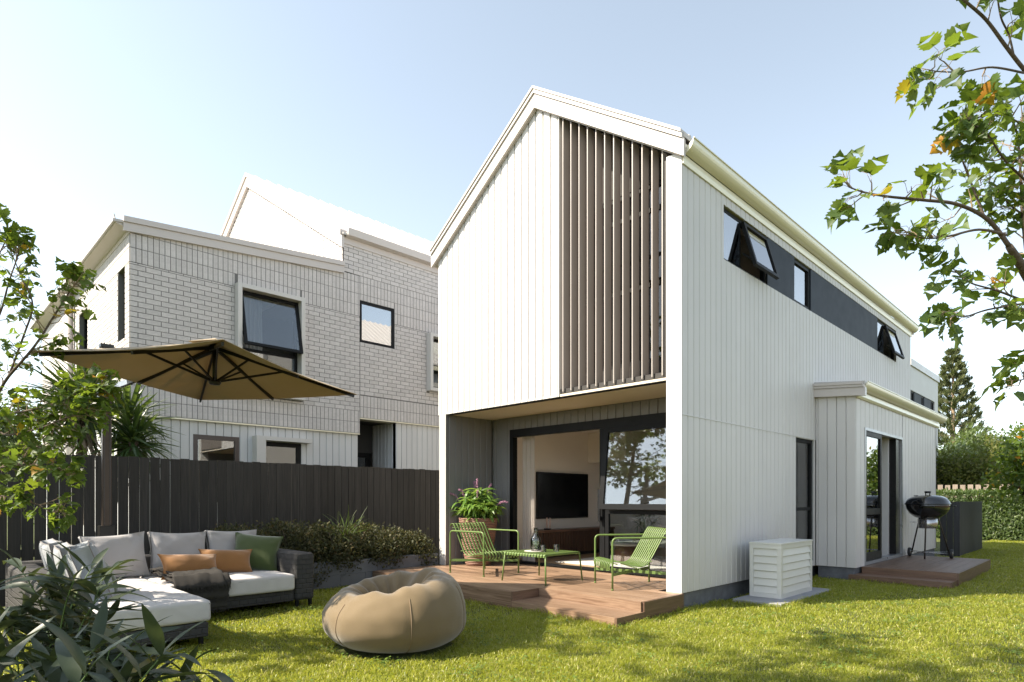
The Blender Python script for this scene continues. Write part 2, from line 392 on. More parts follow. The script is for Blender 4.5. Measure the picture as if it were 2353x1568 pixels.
def gutter(parent, x0, z0, y0, y1, w=.125, h=.13, m=None):
    a = [(x0, z0 + h)] + [(x0, z0 + .012)] + [(x0 + w*math.sin(t)*.98, z0 + h*(1 - math.cos(t))) for t in np.linspace(.12, math.pi/2, 9)]
    a += [(x0 + w + .008, z0 + h), (x0 + w + .008, z0 + h + .012), (x0 + w - .006, z0 + h + .012), (x0 + w - .006, z0 + h - .004), (x0 + .02, z0 + .05), (x0 + .006, z0 + h)]
    mb = MB().prism(a, 'y', y0, y1); o = mb.build('gutter', m or M['gutter'], parent, smooth=False); return o
gutter(rf, .022, 5.075, .0, 10.4)
mb = MB(); mb.prism([(0.004, 4.98), (.018, 4.98), (.03, 5.02), (.03, 5.07), (.004, 5.07)], 'y', .005, 10.32); mb.build('fascia', M['gutter'], rf)
gutter(rf, -4.53, 5.06, .0, 10.4)
# high band of windows and dark panels on the side
mb = MB(); FS.box(mb, 2.335, 3.305, -.03, -.008, 4.2, 4.868); mb.build('dark_panel', M['panel'], H)
mb = MB(); FS.box(mb, 3.985, 7.645, -.03, -.008, 4.2, 4.868); mb.build('dark_panel', M['panel'], H)
w1 = window(FS, H, 1.012, 2.33, 4.205, 4.865, -.07, .04, g=None, mull=(1.55,)); pane(FS, w1, 1.05, 1.53, 4.245, 4.825, -.05, M['glass_up'])
awning(FS, w1, 1.575, 2.31, 4.22, 4.84, -.025, R(16), g='glass_up')
window(FS, H, 3.31, 3.98, 4.205, 4.865, -.06, .05, g='glass_up')
w3 = window(FS, H, 7.652, 9.028, 4.205, 4.865, -.07, .04, g=None, mull=(8.2,)); pane(FS, w3, 7.69, 8.18, 4.245, 4.825, -.05, M['glass_up'])
awning(FS, w3, 8.23, 9.0, 4.22, 4.84, -.025, R(16), g='glass_up')
mb = MB(); FS.box(mb, .6, 9.6, -1.6, -1.5, 3.9, 5.0); mb.build('upper_room_wall', M['int_wall'], H)
# ground floor side window
window(FS, H, 3.345, 4.095, .285, 2.175, -.06, .05, trans=(1.1,), g='glass')
mb = MB(); FS.box(mb, 3.0, 4.14, -.9, -.85, .2, 2.3); mb.build('room_partition', M['int_wall'], H)

# recessed porch on the deck
FB = Fr((0, 1.03, 0), (1, 0, 0), (0, -1, 0)); FL = Fr((-4.16, 0, 0), (0, 1, 0), (1, 0, 0))
door = (-3.74, -.19, ZD, 2.4)
bw = backing(FB, 'porch_wall', -4.16, -.06, ZD, lambda x: 2.6, [door], M['dark_backing'], H)
boards(FB, -4.22 + .06, -.19, .1367, ZD, lambda x: 2.598, [door], M['charcoal_clad'], bw, start=-4.08, ch=.007, gap=.003)
lw_ = backing(FL, 'porch_side_wall', .03, 1.03, ZD, lambda x: 2.6, [], M['dark_backing'], H, v0=-.1)
boards(FL, .004, 1.01, .135, ZD, lambda x: 2.598, [], M['charcoal_clad'], lw_, start=.069, ch=.007, gap=.003)
mb = MB(); mb.box(-4.30, -.192, .012, 1.02, 2.6, 2.63); mb.build('porch_soffit', M['soffit'], H)
mb = MB(); mb.box(-.19, -.15, .2, 1.03, ZD, 2.6); mb.build('porch_cheek', M['charcoal_clad'], H)
# door set
mb = MB(); frame4(FB, mb, -3.738, -.2, ZD + .01, 2.398, .075, -.09, .012, bot=.03)
FB.box(mb, -3.66, -.27, -.06, .02, 2.27, 2.322); FB.box(mb, -1.9, -1.815, -.05, .0, .24, 2.27)
dset = mb.build('door_frame', M['black_frame'], H)
mb = MB(); FB.box(mb, -1.885, -1.845, .0, .05, .95, 1.0); FB.box(mb, -1.885, -1.845, .0, .05, 1.32, 1.37); FB.box(mb, -1.885, -1.845, .05, .072, .93, 1.39); mb.build('door_handle', M['black'], dset)
mb = MB(); frame4(FB, mb, -1.8, -.27, .23, 1.1, .06, -.04, .005); mb.build('fixed_sash', M['black_frame'], dset); pane(FB, dset, -1.74, -.33, .29, 1.04, -.02, M['glass'])
awning(FB, dset, -1.79, -.28, 1.1, 2.27, .02, R(6.5), w=.075, g='glass')
# interior of the living room
def ibox(name, m, *a, **k): mb = MB(); mb.box(*a); return mb.build(name, m, H, **k)
ibox('room_wall', M['int_wall'], -4.2, -4.1, 1.15, 5.6, ZD, 2.57)
ibox('room_wall', M['int_wall'], -4.1, -2.7, 5.5, 5.6, ZD, 2.57)
ibox('room_wall', M['int_wall'], -.24, -.2, 1.15, 3.2, ZD, 2.57)
ibox('room_bulkhead', M['int_wall'], -4.1, -3.2, 3.58, 5.5, 1.98, 2.565)
ibox('room_ceiling', M['int_ceiling'], -4.2, -.2, 1.15, 5.6, 2.57, 2.6)
ibox('upper_floor', M['int_dark'], -4.25, -.15, .03, 10.0, 2.64, 2.7)
ibox('room_slab', M['concrete'], -4.3, -.1, 1.06, 10.0, .0, ZD - .02)
fl = ibox('room_floor', M['int_dark'], -4.1, -.24, 1.14, 5.5, ZD - .019, ZD - .014)
for i in range(26):
    x = -4.1 + i*.149
    mb = MB(); mb.box(x + .001, x + .147, 1.14, 5.5, ZD - .013, ZD + .002); mb.build('floorboard', M['floor_wood'], fl)
# slatted recess
YR = .45; FR_ = Fr((0, YR, 0), (1, 0, 0), (0, -1, 0))
wh = (-1.8, -.2, 2.95, 5.18)
rz2 = lambda x: roofz(x) - .06
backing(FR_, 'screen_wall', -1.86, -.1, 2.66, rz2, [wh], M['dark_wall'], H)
mb = MB(); mb.box(-1.86, -1.81, .02, .46, 2.62, 6.2); mb.build('screen_cheek', M['int_dark'], H)
mb = MB(); mb.box(-.23, -.192, .02, .46, 2.62, 5.1); mb.build('screen_cheek', M['int_dark'], H)
sw_ = window(FR_, H, -1.8, -.2, 2.95, 5.18, -.06, .055, mull=(-1.08,), trans=(4.86, 3.93), g='glass_dark')
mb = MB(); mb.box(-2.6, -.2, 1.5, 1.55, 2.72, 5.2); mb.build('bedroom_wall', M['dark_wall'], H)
for i in range(12):
    x = -1.731 + i*.1344
    zt0 = 6.56 - PK*abs(x - XA) - .012; zt1 = 6.56 - PK*abs(x + .013 - XA) - .012
    mb = MB()
    V = [(x, -.0, 2.66), (x + .014, -.0, 2.66), (x + .014, .135, 2.66), (x, .135, 2.66), (x, -.0, zt0), (x + .014, -.0, zt1), (x + .014, .135, zt1), (x, .135, zt0)]
    mb.add(V, [(0, 1, 2, 3), (4, 5, 6, 7), (0, 1, 5, 4), (1, 2, 6, 5), (2, 3, 7, 6), (3, 0, 4, 7)])
    mb.box(x + .004, x + .022, .035, .075, 2.605, 2.659)
    mb.build('slat', M['slat'], H)
mb = MB(); mb.box(-1.79, -.195, .137, .17, 2.605, 2.69); mb.box(-1.79, -.195, .137, .16, 4.1, 4.14); mb.build('screen_rail', M['black_frame'], H)

# lean-to
XL, YL = .58, 4.17
FLF = Fr((0, YL, 0), (1, 0, 0), (0, -1, 0)); FLS = Fr((XL, 0, 0), (0, 1, 0), (1, 0, 0))
ld = (4.62, 6.94, ZD, 2.39)
lf = backing(FLF, 'lean_to_front_wall', .004, XL - .03, ZD, lambda x: 2.86, [], M['backing'], H, v0=-.1)
boards(FLF, .002, XL, .1362, ZD, lambda x: 2.86, [], M['white_clad'], lf, start=.032, ch=.007, gap=.003)
ls = backing(FLS, 'lean_to_side_wall', YL + .03, 9.79, ZD, lambda y: 2.83, [ld], M['backing'], H, v0=-.12)
boards(FLS, YL, 9.8, .2285, ZD, lambda y: 2.83, [ld], M['white_clad'], ls, start=4.19)
mb = MB(); mb.box(.03, XL - .03, YL + .03, 9.78, -.05, ZD); mb.build('lean_to_foundation', M['concrete'], H)
mb = MB(); mb.box(.0, XL, 9.74, 9.79, ZD, 2.8); mb.build('lean_to_end_wall', M['white_trim'], H)
lr = MB(); lr.add([(-.0, 4.1, 3.10), (.72, 4.1, 3.03), (.72, 9.95, 3.03), (.0, 9.95, 3.10), (0, 4.1, 3.05), (.72, 4.1, 2.98), (.72, 9.95, 2.98), (0, 9.95, 3.05)],
    [(0, 1, 2, 3), (4, 5, 6, 7), (0, 1, 5, 4), (1, 2, 6, 5), (2, 3, 7, 6), (3, 0, 4, 7)]); lr = lr.build('lean_to_roof', M['white_roof'], H)
def sloped(name, o0, o1, y0, y1, x1): 
    mb = MB(); a, c_ = 2.865, 2.865 - .075*x1
    mb.add([(-.005 if y0 < YL else 0, y, z) for y in (y0, y1) for z in (a + o0, a + o1)] + [(x1, y, z) for y in (y0, y1) for z in (c_ + o0, c_ + o1)],
           [(0, 1, 3, 2), (4, 6, 7, 5), (0, 4, 5, 1), (2, 3, 7, 6), (0, 2, 6, 4), (1, 5, 7, 3)]); mb.build(name, M['cream_trim'], lr)
sloped('barge_board', 0, .125, 4.085, 4.165, .73); sloped('barge_capping', .128, .165, 4.065, 4.17, .715); sloped('barge_capping', .167, .205, 4.05, 4.17, .70)
gutter(lr, .625, 2.9, 4.16, 9.98, .125, .12)
mb = MB(); mb.prism([(.585, 2.8), (.605, 2.8), (.625, 2.83), (.625, 2.9), (.585, 2.9)], 'y', 4.18, 9.9); mb.build('fascia', M['gutter'], lr)
# lean-to door
mb = MB(); frame4(FLS, mb, 4.622, 6.938, ZD + .005, 2.388, .045, -.1, .008, bot=.05)
ldo = mb.build('door_frame', M['grey_frame'], H)
mb = MB(); frame4(FLS, mb, 4.67, 5.6, .26, 2.34, .075, -.05, -.005, bot=.13); FLS.box(mb, 4.745, 5.525, -.047, -.008, 1.0, 1.1)
mb.build('door_leaf', M['black_frame'], ldo); pane(FLS, ldo, 4.745, 5.525, .39, 1.0, -.03, M['glass_up']); pane(FLS, ldo, 4.745, 5.525, 1.1, 2.265, -.03, M['glass_up'])
mb = MB(); FLS.box(mb, 6.62, 6.89, -.16, -.03, .26, 2.34); mb.build('door_jamb', M['black'], ldo)
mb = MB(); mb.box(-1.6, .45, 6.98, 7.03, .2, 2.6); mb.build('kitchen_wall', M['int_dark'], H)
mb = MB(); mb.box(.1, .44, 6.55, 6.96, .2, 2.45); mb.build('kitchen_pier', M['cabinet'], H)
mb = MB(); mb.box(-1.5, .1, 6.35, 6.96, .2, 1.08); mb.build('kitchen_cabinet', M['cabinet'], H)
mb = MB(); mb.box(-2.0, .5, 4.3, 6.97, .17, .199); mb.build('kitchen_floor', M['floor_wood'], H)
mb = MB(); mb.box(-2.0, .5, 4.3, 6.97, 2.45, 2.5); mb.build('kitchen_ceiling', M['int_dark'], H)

# ---------------------------------------------------------------- decks
D1 = thing('timber_deck', 'low reddish timber deck with a step, holding two green chairs and a table', 'deck', (-2.1, -.3, 0))
def deckboards(parent, x0, x1, y0, y1, z, axis, m, w=.138, th=.022, cut=None):
    t, e = (y0, y1) if axis == 'x' else (x0, x1)
    while t < e - .02:
        q = min(t + w, e); lo, hi = (x0, x1) if axis == 'x' else (y0, y1)
        if cut: lo, hi = cut(t, q, lo, hi)
        segs = [lo]
        L = lo + random.uniform(1.2, 3.2)
        while L < hi - .6: segs.append(L); L += random.uniform(1.8, 3.2)
        segs.append(hi)
        for a, b_ in zip(segs, segs[1:]):
            mb = MB()
            if axis == 'x': mb.box(a + .001, b_ - .001, t + .0015, q - .0015, z - th, z)
            else: mb.box(t + .0015, q - .0015, a + .001, b_ - .001, z - th, z)
            mb.build('board', m, parent)
        t = q
deckboards(D1, -4.3, .0, -.79, .995, ZD, 'x', M['deck_x'], .79/6, cut=lambda t, q, lo, hi: (lo, hi) if q < .01 else (-4.15, -.2))
deckboards(D1, -4.3, -1.41, -1.225, -.7905, ZD, 'x', M['deck_x'], .145)
deckboards(D1, -1.40, .03, -1.245, -.815, .1, 'x', M['deck_x'], .1435)
mb = MB(); mb.box(-4.29, -.22, -.76, .99, .0, ZD - .0225); mb.box(-4.29, -1.44, -1.2, -.78, .0, ZD - .0225); mb.build('deck_frame', M['dark_backing'], D1)
def fas(name, m, *a): mb = MB(); mb.box(*a); return mb.build(name, m, D1)
fas('fascia_board', M['deck_x'], -4.3, -1.432, -1.25, -1.226, .0, ZD - .001)
fas('fascia_board', M['deck_y'], -1.4305, -1.405, -1.25, -.815, .0, ZD - .001)
fas('fascia_board', M['deck_x'], -1.404, .002, -.814, -.791, .1, ZD - .001)
fas('fascia_board', M['deck_x'], -1.404, .002, -1.27, -1.246, .0, .099)
fas('fascia_board', M['deck_y'], .0035, .03, -1.27, -.792, .0, .099)
fas('fascia_board', M['deck_y'], .0025, .0285, -.7905, -.002, .0, ZD - .001)
mb = MB(); mb.box(-1.39, .0, -1.24, -.82, .0, .0775); mb.build('step_frame', M['dark_backing'], D1)

D2 = thing('timber_landing', 'small dark timber landing with a step, carrying the kettle barbecue', 'deck', (1.2, 5.8, 0))
deckboards(D2, .585, 1.795, 4.475, 7.34, ZD, 'y', M['deck_y'], .1345)
mb = MB(); mb.box(.59, 1.77, 4.49, 7.32, 0, ZD - .0225); mb.build('deck_frame', M['dark_backing'], D2)
def fas2(m, *a): mb = MB(); mb.box(*a); mb.build('fascia_board', m, D2)
fas2(M['deck_dark_x'], .585, 1.796, 4.448, 4.474, .1, ZD - .001); fas2(M['deck_y'], 1.797, 1.822, 4.448, 7.342, .0, ZD - .001)
fas2(M['deck_dark_x'], .5, 1.78, 4.09, 4.112, .0, .099); fas2(M['deck_dark_x'], .5, 1.78, 4.1125, 4.447, .078, .1); fas2(M['deck_y'], 1.7805, 1.803, 4.09, 4.447, .0, .0985)

# ---------------------------------------------------------------- brick house on the left
B = thing('brick_house', 'pale grey brick house with white box windows and a tall white roofed gable', 'house', (-10, 0, 0))
XB, YB_ = -7.68, -3.56
FBS = Fr((XB, 0, 0), (0, 1, 0), (1, 0, 0)); FBF = Fr((0, YB_, 0), (1, 0, 0), (0, -1, 0)); FBG = Fr((0, .19, 0), (1, 0, 0), (0, -1, 0))
slope_b = lambda y: 5.50 + (y + 3.56)*.0875   # under the raking barge of the front part
stretcher = MB(); stretcher.box(-.1065, .1065, -.016, .008, -.0375, .0375); stretcher = stretcher.mesh('brick_stretcher'); stretcher.materials.append(M['brick'])
soldier = MB(); soldier.box(-.0375, .0375, -.016, .008, -.1095, .1095); soldier = soldier.mesh('brick_soldier'); soldier.materials.append(M['brick'])
BR = []                                       # (frame, kind, u0, u1, z0, z1)
def fill(fr, kind, u0, u1, z0, z1, holes, topf=None, botf=None, shift=0, maxu=None):
    pu, pz = (.223, .0835) if kind == 's' else (.0835, .2295)
    row = 0; z = z0
    while z < z1 - .02:
        zb = min(z + pz, z1)
        u = u0 - (pu*.5 if (kind == 's' and (row + shift) % 2) else 0)
        while u < u1 - .01:
            a, b_ = max(u, u0), min(u + pu, u1); u += pu
            if b_ - a < .03: continue
            ok = True; zz1 = zb; zl = z
            for h in holes:
                if a < h[1] - .005 and b_ > h[0] + .005 and z < h[3] - .02 and zb > h[2] + .02:
                    if h[0] > a + .03 and h[0] < b_: b_ = h[0]
                    elif h[1] < b_ - .03 and h[1] > a: a = h[1]
                    elif z + .02 < h[3] < zz1 - .02 and h[2] <= z: zl = h[3]
                    elif z + .02 < h[2] < zz1 - .02: zz1 = h[2]
                    else: ok = False; break
            if not ok or b_ - a < .025: continue
            if topf:
                t = min(topf(a), topf(b_))
                if t < z + .02: continue
                zz1 = min(zz1, t)
            if botf and z < max(botf(a), botf(b_)): continue
            j_ = .005 if fr is FBS else .0068; BR.append((fr, kind, a + j_, b_ - j_, zl + j_ - .0005, zz1 - j_ + .0005))
        z += pz; row += 1
box1 = (-1.94, -.69, 3.12, 5.07); win2 = (.57, 1.42, 4.5, 5.36); box3 = (2.28, 3.4, 3.7, 5.0)
HS = [box1, win2, box3]
fill(FBS, 'o', -3.56, .57, 2.612, 3.07, []); fill(FBS, 's', -3.56, .57, 3.07, 5.022, HS); fill(FBS, 'o', -3.56, .57, 5.024, 6.0, HS, topf=lambda y: slope_b(y) if y < .195 else 5.85)
fill(FBS, 'o', .575, 6.5, 2.937, 3.41, []); fill(FBS, 's', .575, 6.5, 3.412, 5.03, HS, shift=1); fill(FBS, 'o', .575, 6.5, 5.032, 5.86, HS, topf=lambda y: 5.86)
fill(FBS, 's', .2, 6.5, 5.862, 6.46, HS)
fw1 = (-8.4, -7.95, 3.87, 5.025); fw2 = (-11.49, -10.72, 3.4, 4.97); FH = [fw1, fw2]
fill(FBF, 'o', -16, XB, 2.612, 3.07, []); fill(FBF, 's', -16, XB, 3.07, 5.022, FH, shift=1); fill(FBF, 'o', -16, XB, 5.024, 5.49, [])
gz = lambda x: 9.33 - .615*abs(x + 12.37)
fill(FBG, 's', -16.5, XB, 5.87, 9.3, [], topf=gz)
def bdist(q):
    fr, k, a, b_, z0, z1 = q; return (fr.p((a+b_)/2, 0, (z0+z1)/2) - CAM).length + (0 if fr is FBS else 3 if fr is FBF else 50)
BR.sort(key=bdist)
bwall = backing(FBS, 'brick_wall', -3.55, 6.5, 2.6, lambda y: slope_b(y) if y < .1902 else 6.5, HS + [(.56, 6.5, 2.0, 2.93)], M['mortar'], B, v0=-.2, v1=0, step=[.19, .1905])
bfront = backing(FBF, 'brick_wall', -16, XB - .0, 2.6, lambda x: 5.5, FH, M['mortar'], B, v0=-.2, v1=0)
bgab = backing(FBG, 'brick_gable', -17, XB, 5.4, gz, [], M['mortar'], B, v0=-.2, v1=-.001, step=[-12.37])
par = {id(FBS): bwall, id(FBF): bfront, id(FBG): bgab}
for i, (fr, k, a, b_, z0, z1) in enumerate(BR[:300]):
    w, h = b_ - a, z1 - z0
    me = stretcher if k == 's' else soldier
    o = bpy.data.objects.new('brick', me); col.objects.link(o)
    uu = fr.u if fr.u.cross(fr.v).z > 0 else -fr.u
    o.location = fr.p((a+b_)/2, 0, (z0+z1)/2); o.rotation_euler = (0, 0, math.atan2(uu.y, uu.x))
    o.scale = (w/(.213 if k == 's' else .075), 1, h/(.075 if k == 's' else .219)); adopt(o, par[id(fr)])
for key, nm in ((FBS, 'side'), (FBF, 'front'), (FBG, 'gable')):
    mb = MB()
    for fr, k, a, b_, z0, z1 in BR[300:]:
        if fr is key: fr.box(mb, a, b_, -.012, .008, z0, z1)
    tag(mb.build('brickwork', M['brick'], B), kind='stuff')
# ground floor cladding under the bricks
FG = Fr((XB - .05, 0, 0), (0, 1, 0), (1, 0, 0)); FGF = Fr((0, YB_ + .05, 0), (1, 0, 0), (0, -1, 0))
gw = (-2.61, -1.84, 1.2, 2.36); gd = (-1.44, -.67, 0, 2.32); porch = (.56, 1.5, 0, 2.93); gw3 = (3.05, 3.9, .9, 2.6)
gwall = backing(FG, 'lower_wall', -3.5, 6.5, 0, lambda y: 2.6 if y <= .56 else 2.93, [gw, gd, porch, gw3], M['backing'], B, step=[.5601])
boards(FG, -3.51, .56, .14, 0, lambda y: 2.605, [gw, gd], M['grey_clad'], gwall, ch=.006, gap=.004)
boards(FG, 1.5, 6.5, .14, 0, lambda y: 2.93, [gw3], M['grey_clad'], gwall, ch=.006, gap=.004)
FPS = Fr((0, 1.5, 0), (-1, 0, 0), (0, -1, 0)); FPB = Fr((XB - 1.0, 0, 0), (0, 1, 0), (1, 0, 0))
pw = backing(FPS, 'porch_wall', -XB + .07, -XB + 1.0, 0, lambda x: 2.93, [], M['backing'], B, v0=-.05, v1=-.02)
boards(FPS, -XB + .05, -XB + 1.0, .14, 0, lambda x: 2.93, [], M['grey_clad'], pw)
pb = backing(FPB, 'porch_wall', .4, 1.6, 2.3, lambda x: 2.93, [], M['dark_backing'], B)
window(FPB, B, .42, 1.45, .05, 2.3, -.03, .1, name='porch_door')
mb = MB(); mb.box(XB - 1.05, XB - .06, .45, 1.55, 2.931, 2.95); mb.build('porch_ceiling', M['int_dark'], B)
boards(FGF, -16, XB - .05, .14, 0, lambda y: 2.605, [], M['grey_clad'], backing(FGF, 'lower_wall', -16, XB - .06, 0, lambda y: 2.6, [], M['backing'], B), ch=.006, gap=.004)
mb = MB(); mb.box(XB - .3, XB + .012, YB_ - .01, .57, 2.585, 2.608); mb.box(-16, XB - .3, YB_ - .01, YB_ + .2, 2.585, 2.608); mb.build('brick_ledge', M['gutter'], B)
mb = MB(); mb.box(XB - .3, XB + .01, .575, 6.5, 2.912, 2.934); mb.build('brick_ledge', M['gutter'], B)
# white box windows
def boxframe(u0, u1, z0, z1, d=.16, t=.075):
    mb = MB(); frame4(FBS, mb, u0, u1, z0, z1, t, -.12, d); return mb.build('box_frame', M['white_trim'], B, bevel=.003)
bf = boxframe(-1.94, -.69, 3.13, 5.07)
w_ = window(FBS, B, -1.864, -.766, 3.21, 4.99, -.05, .05, trans=(3.95,), g=None); pane(FBS, w_, -1.81, -.82, 3.26, 3.92, -.05, M['glass'])
awning(FBS, w_, -1.855, -.775, 3.96, 4.98, .0, R(13), g='glass')
window(FBS, B, .572, 1.418, 4.502, 5.358, -.03, .05, g='glass_up'); 
boxframe(2.28, 3.4, 3.7, 5.0); window(FBS, B, 2.36, 3.32, 3.78, 4.92, -.05, .05, g='glass')
window(FG, B, -2.608, -1.842, 1.2, 2.358, -.03, .075, m='dark_steel', g='glass'); window(FG, B, 3.05, 3.9, .9, 2.6, -.03, .06, g='glass')
window(FG, B, -1.438, -.672, .02, 2.318, -.05, .08, m='black_frame', g='glass', name='side_door')
mb = MB(); FG.box(mb, -1.61, -1.442, -.03, .2, 0, 2.3); FG.box(mb, -1.61, -.54, -.03, .2, 2.325, 2.4); FG.box(mb, -1.61, -1.442, -.03, .2, 2.3, 2.325); mb.build('door_hood', M['white_trim'], B)
window(FBF, B, -8.398, -7.952, 3.872, 5.02, -.11, .05); window(FBF, B, -11.488, -10.722, 3.402, 4.968, -.1, .05)
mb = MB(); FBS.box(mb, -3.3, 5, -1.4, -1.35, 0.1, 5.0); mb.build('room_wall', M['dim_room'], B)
def curtain(name, p0, p1, z0, z1, parent, m, amp=.03, waves=7, rows=6):
    p0, p1 = Vector(p0), Vector(p1); n = waves*8; d = p1 - p0; q = Vector((-d.y, d.x, 0)).normalized()
    mb = MB(); V = []
    for j in range(rows + 1):
        z = z1 + (z0 - z1)*j/rows
        for i in range(n + 1):
            a = amp*(math.sin(i/8*2*math.pi + .4*math.sin(i*.7)) + .35*math.sin(i*.37 + j*.15))*(.75 + .25*j/rows)
            p = p0 + d*(i/n + .01*math.sin(j*.8 + i*.2)); V.append((p.x + q.x*a, p.y + q.y*a, z))
    mb.add(V, [(j*(n+1)+i, j*(n+1)+i+1, (j+1)*(n+1)+i+1, (j+1)*(n+1)+i) for j in range(rows) for i in range(n)])
    o = mb.build(name, m, parent, smooth=True); return o
m, nt, b = nodes('sheer'); b.inputs['Base Color'].default_value = (.74, .7, .66, 1); b.inputs['Roughness'].default_value = .9
t = nt.nodes.new('ShaderNodeBsdfTranslucent'); t.inputs[0].default_value = (.7, .65, .6, 1); ms = nt.nodes.new('ShaderNodeMixShader'); ms.inputs[0].default_value = .45
nt.links.new(b.outputs[0], ms.inputs[1]); nt.links.new(t.outputs[0], ms.inputs[2])
tr = nt.nodes.new('ShaderNodeBsdfTransparent'); m2 = nt.nodes.new('ShaderNodeMixShader'); m2.inputs[0].default_value = .25
nt.links.new(ms.outputs[0], m2.inputs[1]); nt.links.new(tr.outputs[0], m2.inputs[2]); nt.links.new(m2.outputs[0], nt.nodes['Material Output'].inputs[0]); M['sheer'] = m
curtain('curtain', (XB - .22, -1.86, 0), (XB - .22, -1.35, 0), 3.2, 5.0, B, M['sheer'])
# roofs of the brick house
br = MB(); br.add([(-16.2, -3.8, 5.62), (XB + .05, -3.8, 5.62), (XB + .05, .17, 5.975), (-16.2, .17, 5.975)] + [(-16.2, -3.8, 5.58), (XB + .05, -3.8, 5.58), (XB + .05, .17, 5.935), (-16.2, .17, 5.935)],
    [(0, 1, 2, 3), (4, 5, 6, 7), (0, 1, 5, 4), (1, 2, 6, 5), (2, 3, 7, 6), (3, 0, 4, 7)]); br = br.build('lower_roof', M['white_roof'], B)
def rake(o0, o1, v0, v1, name):
    mb = MB(); y0, y1 = -3.66, .188
    z0, z1 = slope_b(y0) - .02, slope_b(y1) - .02
    V = [(XB + v, y, z + o) for v in (v0, v1) for y, z in ((y0, z0), (y1, z1)) for o in (o0, o1)]
    mb.add(V, [(0, 1, 3, 2), (4, 6, 7, 5), (0, 4, 5, 1), (2, 3, 7, 6), (0, 2, 6, 4), (1, 5, 7, 3)]); mb.build(name, M['cream_trim'], br)
rake(0, .135, .012, .06, 'barge_board'); rake(.137, .225, -.05, .085, 'barge_capping')
a = [(-3.56, 5.46), (-3.575, 5.46), (-3.575, 5.53), (-3.76, 5.57), (-3.79, 5.70), (-3.775, 5.70), (-3.75, 5.60), (-3.56, 5.58)]
MB().prism(a, 'x', -12.0, XB + .03).build('gutter', M['cream_trim'], br); MB().prism(a, 'x', -16.2, -12.25).build('gutter', M['cream_trim'], br)
MB().tube([(-12.0, -3.65, 5.5), (-12.0, -3.65, 0)], .07, 12).build('downpipe', M['cream_trim'], B, smooth=True)
KB = .615
gr = corrugated('gable_roof', M['white_roof'], B, XB + .12, 9.55 - KB*4.81, -12.37, 9.55, .13, 9.5, pitch=.3, h=.045)
corrugated('roof_slope', M['white_roof'], gr, -17.1, 9.55 - KB*4.73, -12.37, 9.55, .13, 9.5, pitch=.3, h=.045)
gable_bar(-.075, .17, -17.05, XB + .07, 9.31, .12, .18, KB, -12.37).build('barge_board', M['cream_trim'], gr)
gable_bar(.173, .275, -17.05, XB + .06, 9.31, .09, .3, KB, -12.37).build('barge_capping', M['cream_trim'], gr)
MB().prism([(XB + .02, 6.54), (XB + .16, 6.56), (XB + .175, 6.7), (XB + .16, 6.7), (XB + .14, 6.62), (XB + .02, 6.64)], 'y', .22, 9.5).build('gutter', M['cream_trim'], gr)
MB().prism([(XB + .005, 6.42), (XB + .03, 6.42), (XB + .03, 6.54), (XB + .005, 6.54)], 'y', .2, 9.5).build('fascia', M['cream_trim'], gr)
mb = MB(); mb.box(-17, XB - .2, 9.2, 9.4, 0, 6.5); mb.box(-17, -16.9, .3, 9.3, 0, 6.5); mb.build('rear_walls', M['grey_clad'], B)

# ---------------------------------------------------------------- house further back on the right
HB = thing('neighbour_house', 'white house behind the main one with a low dark strip of windows', 'house', (-3, 16, 0))
XN = -1.92; FN = Fr((XN, 0, 0), (0, 1, 0), (1, 0, 0)); Y0, Y1, ZN = 19.2, 23.8, 6.2
nb = (19.3, 23.2, 4.78, 5.16)
backing(FN, 'wall', Y0, Y1, 0, lambda y: ZN, [nb], M['white_clad'], HB, v0=-.2, v1=0)
mb = MB(); mb.box(-7, XN - .2, Y0, Y0 + .15, 0, ZN); mb.box(-7, XN - .2, Y1 - .15, Y1 - .01, 0, ZN); mb.box(-7, -6.8, Y0 + .15, Y1 - .15, 0, ZN); mb.build('side_walls', M['white_clad'], HB)
mb = MB(); mb.box(-7.05, XN + .05, Y0 - .05, Y1 + .05, ZN, ZN + .06); rfn = mb.build('roof', M['cream_trim'], HB)
mb = MB(); FN.box(mb, Y0 - .05, Y1 + .05, .002, .05, ZN - .18, ZN); mb.build('fascia', M['cream_trim'], rfn)
for a, b_ in ((19.95, 21.0), (21.5, 22.6)):
    mb = MB(); FN.box(mb, a, b_, -.06, -.02, 4.78, 5.16); mb.build('dark_panel', M['panel'], HB)
for a, b_ in ((19.3, 19.92), (21.03, 21.47), (22.63, 23.2)): window(FN, HB, a, b_, 4.78, 5.16, -.07, .05, mull=((a+b_)/2,), g='glass_up')

# ---------------------------------------------------------------- fences
XF = -5.5
FE = thing('board_fence', 'dark stained vertical board fence running behind the sofa', 'fence', (XF, -2.5, 0))
y = -9.6
while y < 1.9:
    h = 1.79 + random.uniform(-.009, .007); g_ = random.uniform(.0025, .0055)
    mb = MB(); mb.box(XF - .01 + random.uniform(-.002, .002), XF + .01 + random.uniform(-.003, .003), y + g_, y + .12 - random.uniform(.002, .0045), .03, h); mb.build('board', M['fence'], FE); y += .12
for z in (.32, 1.55) if False else (.35, .62):
    mb = MB(); mb.box(XF - .06, XF - .0125, -9.6, 1.9, z - .045, z + .045); mb.build('rail', M['fence'], FE)
for y in (-8.5, -6.1, -3.7, -1.3, 1.1):
    mb = MB(); mb.box(XF - .14, XF - .0605, y - .045, y + .045, 0, 1.5); mb.build('post', M['fence'], FE)
GF = thing('dark_slat_gate', 'low charcoal slatted screen beside the barbecue landing', 'fence', (.93, 11.5, 0))
y = 10.08
while y < 13.0:
    mb = MB(); mb.box(.92, .945, y + .003, y + .117, .02, 1.2); mb.build('board', M['dark_fence'], GF); y += .12
x = .6
